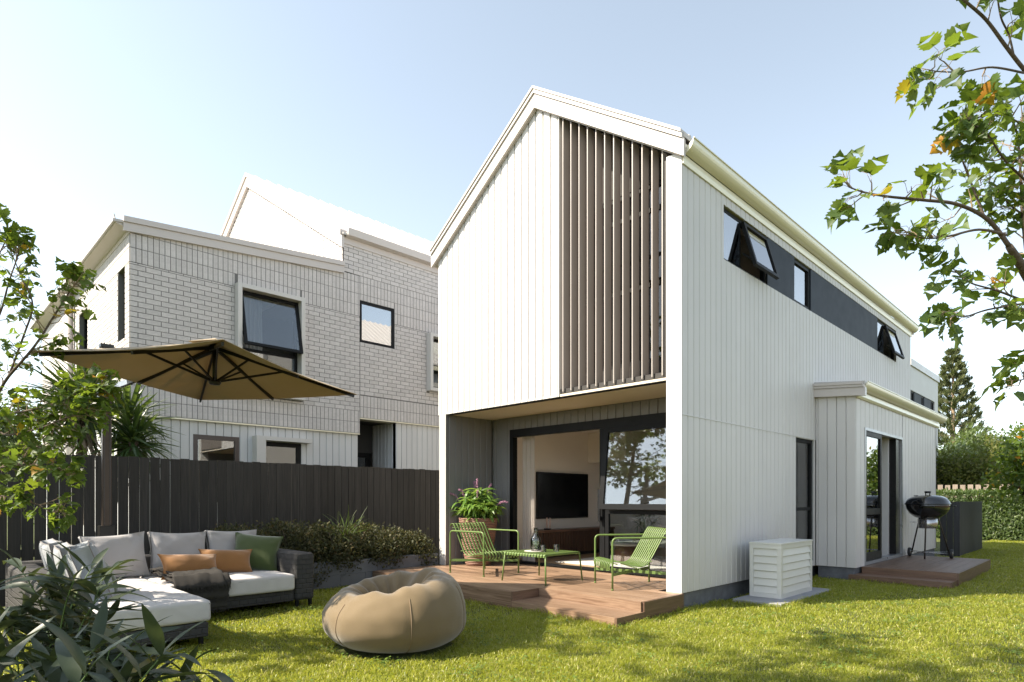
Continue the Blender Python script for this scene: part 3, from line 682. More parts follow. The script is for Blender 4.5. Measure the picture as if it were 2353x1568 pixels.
while x < .9:
    mb = MB(); mb.box(x + .003, x + .117, 10.05, 10.074, .02, 1.2); mb.build('board', M['dark_fence'], GF); x += .12
mb = MB(); mb.box(.88, .918, 10.09, 13.0, .3, .38); mb.box(.88, .918, 10.09, 13.0, .9, .98); mb.build('rail', M['dark_fence'], GF)
PF = thing('paling_fence', 'pale brown paling fence showing above the clipped hedge', 'fence', (0, 18.6, 0))
x = -1.6
while x < 6:
    mb = MB(); mb.box(x, x + .14, 18.6, 18.625, .02, 1.74 + random.uniform(-.01, .01)); mb.build('paling', M['paling'], PF); x += .205
for z in (.4, 1.3):
    mb = MB(); mb.box(-1.6, 6.1, 18.628, 18.67, z, z + .09); mb.build('rail', M['paling'], PF)
SF = thing('boundary_fence', 'brown timber boundary fence mirrored in the side door glass', 'fence', (6.2, 4, 0))
y = -4
while y < 16:
    mb = MB(); mb.box(6.2, 6.22, y + .004, y + .196, .02, 1.8); mb.build('board', M['side_fence'], SF); y += .2
for z in (.4, 1.4):
    mb = MB(); mb.box(6.222, 6.26, -4, 16, z, z + .09); mb.build('rail', M['side_fence'], SF)

# planter
PL = thing('block_planter', 'low grey concrete block planter along the dark fence beside the deck', 'planter', (-4.9, -1.5, 0))
mb = MB(); mb.box(-5.44, -4.47, -3.35, -.02, 0, .3); mb.build('soil', mat('soil', (.035, .026, .02), .95, .3, 14, .8, 50), PL)
for r_ in range(2):
    y = -3.35 - (.2 if r_ else 0)
    while y < -.03:
        a, b_ = max(y, -3.35), min(y + .4, -.012)
        if b_ - a > .04:
            mb = MB(); mb.box(-4.466, -4.33, a + .002, b_ - .002, .0 + .19*r_ + .001, .19*(r_ + 1) - .001); mb.build('block', M['block'], PL)
        y += .4
mb = MB(); mb.box(-5.44, -4.47, -3.45, -3.352, 0, .38); mb.build('end_block', M['block'], PL)

# heat pump box on its slab
AS = tag(MB().box(.14, .72, .95, 2.66, -.03, .05).build('concrete_slab', M['slab'], bevel=.006), 'small concrete pad under the louvred white box', 'slab')
AC = thing('louvred_box', 'white louvred equipment box standing against the side wall', 'equipment box', (.385, 1.82, .05))
M['louvre'] = mat('louvre', (.62, .61, .585), .4, .03, 3)
x0, x1, y0, y1, z0, z1 = .19, .58, 1.31, 2.33, .051, .72
mb = MB(); mb.box(x0 + .03, x1 - .03, y0 + .03, y1 - .03, z0 + .02, z1 - .02); mb.build('core', M['dark_backing'], AC)
mb = MB(); mb.box(x0 - .006, x1 + .006, y0 - .006, y1 + .006, z1 - .022, z1); mb.build('lid', M['louvre'], AC, bevel=.003)
for fr, L in ((Fr((x0, y0, 0), (1, 0, 0), (0, -1, 0)), x1 - x0), (Fr((x1, y0, 0), (0, 1, 0), (1, 0, 0)), y1 - y0)):
    mb = MB(); frame4(fr, mb, 0.001, L - .001, z0, z1 - .0225, .05, -.03, .0); mb.build('side_frame', M['louvre'], AC)
    n = 6; hh = (z1 - .0225 - z0 - .1)/n
    for i in range(n):
        za = z0 + .05 + i*hh; mb = MB()
        mb.add([fr.p(u, v, z) for u in (.052, L - .052) for v, z in ((-.028, za + hh + .006), (-.024, za + hh + .006), (-.003, za + .004), (-.01, za - .002))],
               [(0, 1, 2, 3), (4, 7, 6, 5), (0, 4, 5, 1), (1, 5, 6, 2), (2, 6, 7, 3), (3, 7, 4, 0)]); mb.build('louvre', M['louvre'], AC)

# ---------------------------------------------------------------- soft things
def fnoise(p, s, seed=0):
    q = np.asarray(p)*s + seed*7.3
    return (np.sin(q[..., 0]*1.7 + 1.3*np.sin(q[..., 1]*1.1 + q[..., 2])) + np.sin(q[..., 1]*2.1 + 1.7*np.sin(q[..., 2]*.9 + q[..., 0]*.6)) + np.sin(q[..., 2]*1.9 + 1.1*np.sin(q[..., 0]*1.4)))/3
def pillow_mesh(name, w, h, t, seed=0, n=30, box=0., wr=.012, pinch=.07, ex=.42):
    # cushion lying in local xz, thickness along y; box>0 gives a side band
    u = np.linspace(-1, 1, n); U, W = np.meshgrid(u, u, indexing='ij')
    e = 1 - np.maximum(np.abs(U), np.abs(W))
    shape = ((1 - np.abs(U)**2.6)*(1 - np.abs(W)**2.6)).clip(0, 1)**ex
    pin = 1 - pinch*(1 - np.abs(U)**2)*np.abs(W)**3; pin2 = 1 - pinch*(1 - np.abs(W)**2)*np.abs(U)**3
    X = U*w/2*pin2; Z = W*h/2*pin
    V = []
    for s in (-1, 1):
        Y = s*(box/2 + (t - box)/2*shape)
        P_ = np.stack([X, Y, Z], -1)
        rad = np.abs(U*W)
        wrk = wr*(fnoise(P_*np.array([1, 1, 1]), 11, seed + s) * (.35 + rad) + .6*fnoise(P_, 24, seed + 3) * rad)
        # diagonal creases running in from the corners
        wrk -= wr*.9*np.exp(-((np.abs(U) - np.abs(W)) / .12)**2)*rad*(.5 + .5*np.sin(9*(np.abs(U)+np.abs(W)) + seed))
        Y2 = Y + s*wrk*np.minimum(1, e*9); V.append(np.stack([X, Y2, Z], -1).reshape(-1, 3))
    V = np.concatenate(V); F_ = []
    idx = np.arange(n*n).reshape(n, n)
    q = np.stack([idx[:-1, :-1], idx[1:, :-1], idx[1:, 1:], idx[:-1, 1:]], -1).reshape(-1, 4)
    F_ = [q, q[:, ::-1] + n*n]
    ring = np.concatenate([idx[0, :-1], idx[:-1, -1], idx[-1, :0:-1], idx[:0:-1, 0]]); r2 = np.roll(ring, -1)
    F_.append(np.stack([ring, ring + n*n, r2 + n*n, r2], -1))
    me = np_mesh(name, V, np.concatenate(F_)[:, ::-1], True); return me
def seam(w, h, y, r=.004):
    mb = MB(); pts = []
    for k in range(48):
        t = k/48*4; i = int(t); f = (t - i)*2 - 1
        u, v_ = [(f, -1), (1, f), (-f, 1), (-1, -f)][i]
        pts.append((u*w/2*(1 - .07*(1 - v_*v_)*abs(u)**3), y, v_*h/2*(1 - .07*(1 - u*u)*abs(v_)**3)))
    pts.append(pts[0]); return mb.tube(pts, r, 5, False)
def fabric(name, c, bump=.35, s=420, var=.07, rough=.92, sheen=.25, s2=5):
    m, nt, b = nodes(name); f = texn(nt, s2, 5)
    tc = nt.nodes.new('ShaderNodeTexCoord'); wv = nt.nodes.new('ShaderNodeTexWave'); wv.bands_direction = 'Z'; wv.inputs['Scale'].default_value = s/3; wv.inputs['Distortion'].default_value = 1.5
    wx = nt.nodes.new('ShaderNodeTexWave'); wx.bands_direction = 'X'; wx.inputs['Scale'].default_value = s/3; wx.inputs['Distortion'].default_value = 1.5
    for w in (wv, wx): nt.links.new(tc.outputs['Object'], w.inputs[0])
    weave = mathn(nt, 'MULTIPLY', wv.outputs['Fac'], wx.outputs['Fac'])
    cc = mixc(nt, f, sc_(c, 1 - var*1.5), sc_(c, 1 + var)); cc = mixc(nt, mathn(nt, 'MULTIPLY', weave, .22), cc, sc_(c, .6)); cc = mixc(nt, mathn(nt, 'MULTIPLY', texn(nt, s*.6, 2), .35), cc, sc_(c, .75))
    nt.links.new(cc, b.inputs['Base Color']); b.inputs['Roughness'].default_value = rough; b.inputs['Sheen Weight'].default_value = sheen; b.inputs['Specular IOR Level'].default_value = .2
    bumpn(nt, b, weave, bump, .0015); return m
M['linen'] = fabric('linen', (.46, .435, .43)); M['linen_seat'] = fabric('linen_seat', (.56, .53, .52))
M['blue_linen'] = fabric('blue_linen', (.36, .375, .40))
M['rust'] = fabric('rust', (.30, .14, .046), .2, 600, .1, .85, .5, 9); M['olive'] = fabric('olive', (.055, .08, .018), .2, 600, .12, .8, .7, 9)
M['throw'] = fabric('throw', (.05, .046, .042), 1., 130, .25, .95, 0.); M['beanbag'] = fabric('beanbag', (.17, .12, .062), .15, 700, .1, .72, .35, 6)
M['seam'] = mat('seam', (.22, .2, .195), .9)
# woven rattan
m, nt, b = nodes('wicker'); tc = nt.nodes.new('ShaderNodeTexCoord')
bk = nt.nodes.new('ShaderNodeTexBrick'); bk.offset = .5; bk.inputs['Scale'].default_value = 1; bk.inputs['Brick Width'].default_value = .09; bk.inputs['Row Height'].default_value = .055; bk.inputs['Mortar Size'].default_value = .006; bk.inputs['Mortar Smooth'].default_value = 1
sx = nt.nodes.new('ShaderNodeSeparateXYZ'); cx_ = nt.nodes.new('ShaderNodeCombineXYZ'); nt.links.new(tc.outputs['Object'], sx.inputs[0])
nt.links.new(mathn(nt, 'ADD', sx.outputs[0], sx.outputs[1]), cx_.inputs[0]); nt.links.new(sx.outputs[2], cx_.inputs[1]); nt.links.new(cx_.outputs[0], bk.inputs['Vector'])
wv = nt.nodes.new('ShaderNodeTexWave'); wv.bands_direction = 'Z'; wv.inputs['Scale'].default_value = 28; nt.links.new(tc.outputs['Object'], wv.inputs[0])
hgt = mathn(nt, 'SUBTRACT', mathn(nt, 'MULTIPLY', wv.outputs['Fac'], .35), mathn(nt, 'MULTIPLY', bk.outputs['Fac'], 1.))
nt.links.new(mixc(nt, texn(nt, 30, 4), (.03, .029, .03), (.068, .063, .06)), b.inputs['Base Color']); b.inputs['Roughness'].default_value = .7; bumpn(nt, b, hgt, .9, .012); M['wicker'] = m

def rbox(name, m, parent, x0, x1, y0, y1, z0, z1, bev=.03, segs=3, puff=0., seed=0, sub=10, wr=0.):
    bm = bmesh.new(); bmesh.ops.create_cube(bm, size=1)
    for v in bm.verts: v.co = Vector(((x0+x1)/2 + v.co.x*(x1-x0), (y0+y1)/2 + v.co.y*(y1-y0), (z0+z1)/2 + v.co.z*(z1-z0)))
    bmesh.ops.bevel(bm, geom=bm.edges[:], offset=bev, segments=segs, affect='EDGES', profile=.6)
    if puff or wr:
        bmesh.ops.subdivide_edges(bm, edges=[e for e in bm.edges if e.calc_length() > bev*2], cuts=sub, use_grid_fill=True)
        for v in bm.verts:
            a = [1 - abs((v.co[i] - (lo+hi)/2)/((hi-lo)/2))**2 for i, (lo, hi) in enumerate(((x0, x1), (y0, y1), (z0, z1)))]
            if v.co.z > (z0+z1)/2: v.co.z += puff*max(0, a[0])**.5*max(0, a[1])**.5
            nn = float(fnoise(np.array(v.co), 9, seed)); v.co += v.normal*nn*wr
    me = bpy.data.meshes.new(name); bm.to_mesh(me); bm.free(); me.polygons.foreach_set('use_smooth', [True]*len(me.polygons))
    return link(name, me, parent, m)

# ---------------------------------------------------------------- corner sofa
SO = thing('corner_sofa', 'L-shaped woven charcoal outdoor sofa with pale seat cushions by the fence', 'sofa', (-3.3, -4.2, 0))
rbox('seat_base', M['wicker'], SO, -4.3, -3.22, -5.15, -2.96, .085, .215, .02)
rbox('chaise_base', M['wicker'], SO, -3.215, -1.99, -5.15, -4.3, .085, .212, .02)
rbox('arm', M['wicker'], SO, -4.34, -3.2, -2.955, -2.72, .085, .63, .05)
rbox('backrest', M['wicker'], SO, -4.48, -4.305, -5.4, -2.96, .085, .62, .05)
rbox('chaise_backrest', M['wicker'], SO, -4.3, -2.22, -5.40, -5.16, .085, .60, .05)
for x, y in ((-3.24, -2.76), (-3.24, -2.92), (-4.42, -2.76), (-2.03, -4.35), (-2.03, -5.1), (-2.3, -5.36), (-4.42, -5.34), (-3.26, -4.34)):
    mb = MB(); mb.box(x - .016, x + .016, y - .016, y + .016, 0, .09); mb.build('leg', M['black_frame'], SO)
c1 = rbox('seat_cushion', M['linen_seat'], SO, -4.28, -3.16, -4.28, -2.975, .218, .395, .035, 4, .02, 1, wr=.003)
c2 = rbox('chaise_cushion', M['linen_seat'], SO, -4.28, -1.975, -5.13, -4.285, .218, .395, .035, 4, .025, 2, wr=.003)
def rectseam(x0, x1, y0, y1, z): return MB().tube([(x0, y0, z), (x1, y0, z), (x1, y1, z), (x0, y1, z), (x0, y0, z)], .004, 5, False)
rectseam(-4.27, -3.162, -4.27, -2.98, .365).build('seam', M['seam'], c1); rectseam(-4.27, -1.978, -5.12, -4.29, .365).build('seam', M['seam'], c2)
def place(o, loc, rx=0, ry=0, rz=0): o.location = loc; o.rotation_euler = (rx, ry, rz); return o
def cushion(name, label, cat, w, h, t, loc, lean, yaw, m, seed, group, box=0., wr=.012, roll=0, piping=False, pinch=.07, ex=.42):
    # leans back by 'lean'; yaw turns its face (local -y is the front)
    me = pillow_mesh(name, w, h, t, seed, box=box, wr=wr, pinch=pinch, ex=ex); me.materials.append(m)
    o = bpy.data.objects.new(name, me); col.objects.link(o)
    o.rotation_mode = 'XYZ'; o.location = loc
    o.rotation_euler = (Matrix.Rotation(yaw, 3, 'Z') @ Matrix.Rotation(-lean, 3, 'X') @ Matrix.Rotation(roll, 3, 'Y')).to_euler()
    tag(o, label, cat, group)
    if piping:
        s_ = seam(w, h, -box/2, .0045).build('piping', M['seam'], o, True, local=True); seam(w, h, box/2, .0045).build('piping', M['seam'], o, True, local=True)
    return o
G1 = 'back cushions of the corner sofa'
YW = R(90)                                    # facing +x
for i, (y, lab, sd_, w) in enumerate(((-4.52, 'pale linen back cushion at the corner of the sofa, leftmost against the fence', 3, .60), (-3.9, 'pale linen back cushion in the middle of the sofa back', 5, .60), (-3.3, 'pale linen back cushion behind the green and rust pillows', 8, .60))):
    cushion('back_cushion', lab, 'cushion', w, .5, .2, (-4.14, y, .63), R(15), YW, M['linen'], sd_, G1, .07, .034, ex=.5, pinch=.09, roll=R((-3, 2, 1)[i]))
for i, (x, lab, sd_) in enumerate(((-4.0, 'grey-blue back cushion furthest along the short side of the sofa', 12), (-3.42, 'grey-blue back cushion behind the big one on the short side of the sofa', 14), (-2.72, 'big grey-blue boxed cushion propped up at the near end of the chaise', 17))):
    cushion('back_cushion', lab, 'cushion', (.5, .52, .56)[i], (.46, .46, .50)[i], (.2, .2, .24)[i], (x, -5.04 + .02*i, (.61, .60, .62)[i]), R((14, 16, 20)[i]), R(180 - (0, 4, 10)[i]), M['blue_linen'], sd_, G1, (.1, .1, .14)[i], .008, piping=True)
cushion('olive_pillow', 'olive green pillow half hidden behind the big grey cushion', 'pillow', .42, .42, .15, (-2.98, -4.86, .56), R(24), R(172), M['olive'], 21, 'green pillows on the sofa', wr=.01, pinch=.12, ex=.6)
cushion('olive_pillow', 'large olive green pillow leaning in the corner by the woven arm', 'pillow', .56, .5, .19, (-3.84, -3.14, .61), R(28), R(62), M['olive'], 23, 'green pillows on the sofa', wr=.014, roll=R(7), pinch=.13, ex=.6)
cushion('rust_pillow', 'rust orange lumbar pillow leaning beside the green pillow', 'pillow', .58, .31, .17, (-3.74, -3.52, .54), R(26), R(80), M['rust'], 25, 'rust lumbar pillows', wr=.014, roll=R(3), pinch=.14, ex=.55)
cushion('rust_pillow', 'rust orange lumbar pillow lying in front, behind the folded throw', 'pillow', .62, .30, .18, (-3.58, -3.95, .53), R(30), R(96), M['rust'], 27, 'rust lumbar pillows', wr=.014, roll=R(4), pinch=.14, ex=.55)
# knitted throw, folded over the seat front
TH = thing('knitted_throw', 'dark knitted throw with fringe folded over the sofa seat', 'blanket', (-3.4, -4.0, .4))
prof = [(-3.98, .44), (-3.8, .45), (-3.6, .447), (-3.4, .443), (-3.22, .437), (-3.155, .425), (-3.125, .38), (-3.122, .3), (-3.12, .2), (-3.115, .135)]
prof = [(Vector((a[0], a[1])).lerp(Vector((b_[0], b_[1])), k/3)) for a, b_ in zip(prof, prof[1:]) for k in range(3)] + [Vector(prof[-1])]
def sheet(y0, y1, off, n=26, cutoff=None, seed=0):
    P_ = prof[:cutoff] if cutoff else prof; V = []
    for j, p in enumerate(P_):
        for i in range(n + 1):
            y = y0 + (y1 - y0)*i/n; q = np.array([p[0], y, p[1]])
            d = .022*float(fnoise(q, 11, seed)) + .009*float(fnoise(q, 34, seed))
            hang = j > 15
            V.append((p[0] + (off + abs(d) if hang else 0), y + .02*math.sin(j*.35 + seed), p[1] + (0 if hang else off + abs(d))))
    n_ = len(P_); top = len(V)
    V2 = [(x, y_, z) for x, y_, z in V]
    return MB().add(V2, [(j*(n+1)+i, j*(n+1)+i+1, (j+1)*(n+1)+i+1, (j+1)*(n+1)+i) for j in range(n_-1) for i in range(n)])
for k, (y0, y1, off, cut, sd_) in enumerate(((-4.24, -3.74, .004, None, 1), (-4.22, -3.73, .026, 24, 2), (-4.23, -3.75, .044, 20, 5))):
    o = sheet(y0, y1, off, cutoff=cut, seed=sd_).build('fold', M['throw'], TH, smooth=True); sm = o.modifiers.new('thickness', 'SOLIDIFY'); sm.thickness = .014; sm.offset = 0
mb = MB()
for y0, zt, xo, L in ((-4.235, .14, -3.105, .055), (-4.22, .262, -3.09, .07), (-4.22, .385, -3.068, .08)):
    for i in range(52):
        y = y0 + .49*i/51; x = xo + random.uniform(-.006, .006)
        mb.tube([(x, y, zt), (x + random.uniform(0, .012), y + random.uniform(-.008, .008), zt - L*.5), (x + random.uniform(-.004, .012), y + random.uniform(-.014, .014), zt - L*random.uniform(.85, 1.1))], [.004, .0035, .002], 4)
tag(mb.build('fringe', M['throw'], TH), kind='stuff')

# ---------------------------------------------------------------- bean bag
def beanbag():
    nu, nv = 96, 56; V = np.zeros((nu, nv, 3))
    th = np.linspace(0, 2*np.pi, nu, endpoint=False); ph = np.linspace(0, np.pi, nv)
    T, P_ = np.meshgrid(th, ph, indexing='ij')
    # squashed ball with a dent on top; back (+) rises
    r = .635*np.sin(P_)**.58; z0 = np.where(P_ < np.pi/2, np.abs(np.cos(P_))**.8*.30, -np.abs(np.cos(P_))**1.0*.24)
    x = r*np.cos(T)*1.02; y = r*np.sin(T)*.9
    z = .245 + z0
    up = P_ < np.pi/2
    rr = r/.635
    fall = np.clip((np.pi/2 - P_)/.55, 0, 1)
    dent = .25*np.exp(-(rr/.46)**2.)
    back = np.cos(T - R(62))                   # high side
    z = z + fall*np.where(up, -dent + .095*back*np.clip(rr, 0, 1)*np.clip(1.25 - rr, 0, 1)*2.2 + .07*np.exp(-((rr-.66)/.25)**2), 0)
    # gathered folds round the dent
    fold = .026*np.sin(T*13 + 3*np.sin(T*2)) * np.exp(-((rr-.42)/.2)**2)
    q = np.stack([x, y, z], -1); fold += .024*fnoise(q, 9, 4)*np.exp(-((rr-.6)/.35)**2) + .008*fnoise(q, 22, 2)
    fold *= fall; fold -= .03*np.exp(-((x*.8 + y*.6)/.05)**2)*np.clip(1 - rr/.8, 0, 1); z = z + np.where(up, fold, 0); rs = 1 + .026*fnoise(q, 5, 1) + .006*fnoise(q, 19, 6) - .01*np.exp(-(((T*6/(2*np.pi)) % 1 - .5)/.03)**2)*(rr > .5)
    x *= rs; y *= rs; z = np.maximum(z, .004)
    V = np.stack([x, y, z], -1).reshape(-1, 3); idx = np.arange(nu*nv).reshape(nu, nv); nx = np.roll(idx, -1, 0)
    F_ = np.stack([idx[:, :-1], idx[:, 1:], nx[:, 1:], nx[:, :-1]], -1).reshape(-1, 4)
    me = np_mesh('beanbag_body', V, F_, True); return me, V.reshape(nu, nv, 3)
bme, BV = beanbag(); bme.materials.append(M['beanbag'])
BG = thing('beanbag', 'round tan fabric beanbag with a dented top lying on the lawn', 'beanbag', (-.9, -3.18, 0), rz=R(5))
link('body', bme, BG, None, True)
for k in range(6):
    i = int((k + .5)/6*96) % 96
    MB().tube([Vector(BV[i, j])*1.003 for j in range(16, 50, 2)], .0045, 5, False).build('seam', mat('seam_tan', (.2, .14, .085), .9) if k == 0 else bpy.data.materials['seam_tan'], BG, True, local=True)

# ---------------------------------------------------------------- umbrella
m, nt, b = nodes('canopy'); c = (.43, .35, .245); cc = mixc(nt, texn(nt, 3, 4), sc_(c, .93), sc_(c, 1.05)); nt.links.new(cc, b.inputs['Base Color']); b.inputs['Roughness'].default_value = .9
t = nt.nodes.new('ShaderNodeBsdfTranslucent'); t.inputs[0].default_value = (.40, .29, .15, 1); ms = nt.nodes.new('ShaderNodeMixShader'); ms.inputs[0].default_value = .22
nt.links.new(b.outputs[0], ms.inputs[1]); nt.links.new(t.outputs[0], ms.inputs[2]); nt.links.new(ms.outputs[0], nt.nodes['Material Output'].inputs[0]); bumpn(nt, b, texn(nt, 500, 2), .2, .001); M['canopy'] = m
UM = thing('cantilever_umbrella', 'tan square cantilever umbrella on a bronze post over the sofa', 'umbrella', (-4.62, -4.5, 0))
UL, UN, UR, UF = Vector((-2.78, -5.39, 2.45)), Vector((-1.31, -4.43, 2.45)), Vector((-2.74, -2.43, 2.45)), Vector((-4.42, -3.58, 2.45))
UA = Vector((-2.86, -3.95, 2.80)); cr = [UL, UN, UR, UF]
mb = MB(); n = 14; V = []; Fq = []
for k in range(4):
    a, b_ = cr[k], cr[(k+1) % 4]; base = len(V)
    for i in range(n + 1):
        for j in range(n + 1):
            e = a.lerp(b_, j/n); p = UA.lerp(e, i/n); s = math.sin(math.pi*j/n)
            p = p + Vector((0, 0, -.035*s*(i/n) + (-.03*math.sin(math.pi*i/n))*(.4 + .6*s)))
            p = p + (UA - e)*(.035*s*(i/n)); p.z = p.z if True else 0; V.append(p)
    Fq += [(base + i*(n+1) + j, base + (i+1)*(n+1) + j, base + (i+1)*(n+1) + j+1, base + i*(n+1) + j+1) for i in range(n) for j in range(n)]
mb.add(V, Fq); cn = mb.build('canopy', M['canopy'], UM, smooth=False)
bm = bmesh.new(); bm.from_mesh(cn.data); bmesh.ops.remove_doubles(bm, verts=bm.verts, dist=.0008); bmesh.ops.recalc_face_normals(bm, faces=bm.faces); bm.to_mesh(cn.data); bm.free()
sm = cn.modifiers.new('hem', 'SOLIDIFY'); sm.thickness = .004
mb = MB()                                      # folded vent cap
VC = UA + Vector((0, 0, .035))
vb = [UA.lerp(c_, .17) + Vector((0, 0, .02)) for c_ in cr]
mb.add([VC] + vb, [(0, 1, 2), (0, 2, 3), (0, 3, 4), (0, 4, 1)]); vc = mb.build('vent_cap', M['canopy'], UM); sm = vc.modifiers.new('hem', 'SOLIDIFY'); sm.thickness = .004
hub = UA + Vector((0, 0, -.06)); low = Vector((UA.x, UA.y, 2.40))
MB().lathe([(.0, 0), (.05, 0), (.055, .03), (.035, .06), (0, .06)], 14, hub - Vector((0, 0, .03)), False).build('hub', M['umb_frame'], UM, True)
MB().lathe([(.0, 0), (.045, .005), (.06, .025), (.045, .05), (0, .055)], 14, low - Vector((0, 0, .03)), False).build('hub', M['umb_frame'], UM, True)
MB().tube([hub, low], .022, 10).build('mast', M['umb_frame'], UM, True)
ends = cr + [cr[k].lerp(cr[(k+1) % 4], .5) for k in range(4)]
for k, e in enumerate(ends):
    tip = UA.lerp(e, .97 if k < 4 else .93) + Vector((0, 0, -.035 if k < 4 else -.062))
    rb = MB().bar(hub, tip, .02, .03).build('rib', M['umb_frame'], UM)
    if k in (0, 1, 2, 3):
        mid = hub.lerp(tip, .46); MB().bar(low, mid, .014, .022).build('strut', M['umb_frame'], rb)
    else: MB().bar(low, hub.lerp(tip, .42), .012, .018).build('strut', M['umb_frame'], rb)
PB = Vector((-4.62, -4.5, 0))
mb = MB(); mb.box(PB.x - .034, PB.x + .034, PB.y - .045, PB.y + .045, 0, 2.95)
po = mb.build('post', M['bronze'], UM, bevel=.008)
mb = MB()
for sx_ in (-1, 1): mb.box(PB.x + .0345, PB.x + .039, PB.y + sx_*.028 - .006, PB.y + sx_*.028 + .006, .5, 3.0)
mb.build('post_rib', M['dark_steel'], po)
mb = MB(); mb.box(PB.x - .06, PB.x + .06, PB.y - .075, PB.y + .075, 0, .95); mb.build('post_sleeve', M['umb_frame'], po, bevel=.006)
mb = MB(); mb.box(PB.x - .05, PB.x + .05, PB.y - .065, PB.y + .065, 2.95, 2.985); mb.build('post_cap', M['umb_frame'], po)
mb = MB(); mb.box(PB.x - .4, PB.x + .25, PB.y - .35, PB.y + .35, 0, .03); mb.build('base_plate', M['umb_frame'], UM)
j0 = PB + Vector((.06, 0, 2.47)); e1 = hub + Vector((-.03, 0, -.01)); mid = j0.lerp(e1, .22)
MB().bar(j0, mid, .045, .055).build('arm', M['steel'], UM); MB().bar(mid, e1, .042, .06).build('arm', M['umb_frame'], UM)
jm = j0.lerp(e1, .55); mb = MB(); mb.box(jm.x - .05, jm.x + .05, jm.y - .04, jm.y + .04, jm.z - .045, jm.z + .05); mb.build('arm_joint', M['umb_frame'], UM, bevel=.01)
mb = MB(); mb.box(PB.x - .065, PB.x + .085, PB.y - .08, PB.y + .08, 2.36, 2.55); ca = mb.build('carriage', M['umb_frame'], UM, bevel=.012)
MB().tube([PB + Vector((.09, .06, 2.48)), PB + Vector((.05, .12, 2.50)), PB + Vector((-.04, .15, 2.46)), PB + Vector((-.1, .16, 2.40))], [.016, .018, .016, .01], 8).build('handle', M['steel'], ca, True)
MB().bar(hub + Vector((-.05, 0, -.02)), low.lerp(jm, .85), .015, .02).build('brace', M['umb_frame'], UM)

# ---------------------------------------------------------------- green metal chairs and table
def smoothpath(pts, n=6):
    P_ = [Vector(p) for p in pts]; out = []
    for i in range(len(P_) - 1):
        p0, p1, p2, p3 = P_[max(i-1, 0)], P_[i], P_[i+1], P_[min(i+2, len(P_)-1)]
        for k in range(n):
            t = k/n; out.append(.5*((2*p1) + (p2-p0)*t + (2*p0-5*p1+4*p2-p3)*t*t + (3*p1-p0-3*p2+p3)*t**3))
    return out + [P_[-1]]
def arc_corner(a, c, b_, r, n=6):              # rounded corner a-c-b
    a, c, b_ = Vector(a), Vector(c), Vector(b_); d1 = (a-c).normalized(); d2 = (b_-c).normalized(); p, q = c + d1*r, c + d2*r
    return [p.lerp(c, t).lerp(c.lerp(q, t), t) for t in [i/n for i in range(n+1)]]
def strip(path, y0, y1, th=.006):              # flat slat following a path in local xz
    n = len(path); V = []
    for i, p in enumerate(path):
        d = (path[min(i+1, n-1)] - path[max(i-1, 0)]).normalized(); nn = Vector((-d.z, 0, d.x))
        for y in (y0, y1):
            for s in (-1, 1): V.append(Vector((p.x, y, p.z)) + nn*s*th/2)
    Fq = []
    for i in range(n-1):
        a, c = 4*i, 4*i+4
        Fq += [(a, c, c+2, a+2), (a+1, a+3, c+3, c+1), (a, a+1, c+1, c), (a+2, c+2, c+3, a+3)]
    e = 4*(n-1); Fq += [(0, 2, 3, 1), (e, e+1, e+3, e+2)]
    return MB().add(V, Fq)
def chair(label, loc, rz):
    # local: x forward (0 = centre), y across; feet on z=0
    t = thing('lounge_chair', label, 'chair', loc, 'green outdoor lounge chairs', rz)
    hw, xr, xf, za = .335, -.355, .355, .6
    for s in (-1, 1):
        y = s*hw
        pts = [(xr, y, 0), (xr, y, .3)] + arc_corner((xr, y, 0), (xr, y, za), (xf, y, za), .06) + [(0, y, za)] + arc_corner((xr, y, za), (xf, y, za), (xf, y, 0), .06) + [(xf, y, .3), (xf, y, 0)]
        o = MB().tube(pts, .0115, 10).build('side_frame', M['chair'], t, True, local=True)
        for x in (xr, xf): MB().lathe([(0, 0), (.015, 0), (.015, .012), (.0118, .02)], 10, (x, y, 0), False).build('foot', M['chair'], t, True, local=True)
    for a, b_ in (((xr, -hw, .18), (xf, hw, .18)), ((xf, -hw, .18), (xr, hw, .18))):
        MB().bar(a, b_, .008, .035).build('brace', M['chair'], t, local=True)
    prof = smoothpath([(-.40, 0, .66), (-.385, 0, .69), (-.345, 0, .70), (-.31, 0, .675), (-.22, 0, .52), (-.12, 0, .345), (-.07, 0, .285), (0, 0, .262), (.1, 0, .275), (.25, 0, .315), (.325, 0, .325), (.365, 0, .31), (.38, 0, .27), (.37, 0, .225)], 4)
    ns = 11; pitch = 2*(hw - .015)/ns
    for i in range(ns):
        y = -(hw - .015) + pitch*i
        strip(prof, y + pitch*.26, y + pitch*.74).build('slat', M['chair'], t, smooth=True, local=True)
    for x, z in ((-.30, .655), (-.115, .335), (.02, .25), (.30, .312)):
        MB().tube([(x, -hw, z - .012), (x, hw, z - .012)], .007, 8).build('cross_rod', M['chair'], t, True, local=True)
    return t
chair('green slatted metal lounge chair beside the terracotta pot', (-2.98, -.245, ZD), 0.)
chair('green slatted metal lounge chair by the white corner post, turned to the camera', (-.73, .11, ZD), math.atan2(-.57, -.41))
TB = thing('coffee_table', 'low green slatted metal table with carafe between the two chairs', 'table', (-1.84, -.275, ZD), rz=R(1))
hw = .34
prof = [Vector((-hw - .012, 0, .335)), Vector((-hw - .01, 0, .355))] + arc_corner((-hw - .01, 0, .33), (-hw - .008, 0, .372), (0, 0, .372), .02, 4) + [Vector((0, 0, .372))] + arc_corner((0, 0, .372), (hw + .008, 0, .372), (hw + .01, 0, .33), .02, 4) + [Vector((hw + .01, 0, .355)), Vector((hw + .012, 0, .335))]
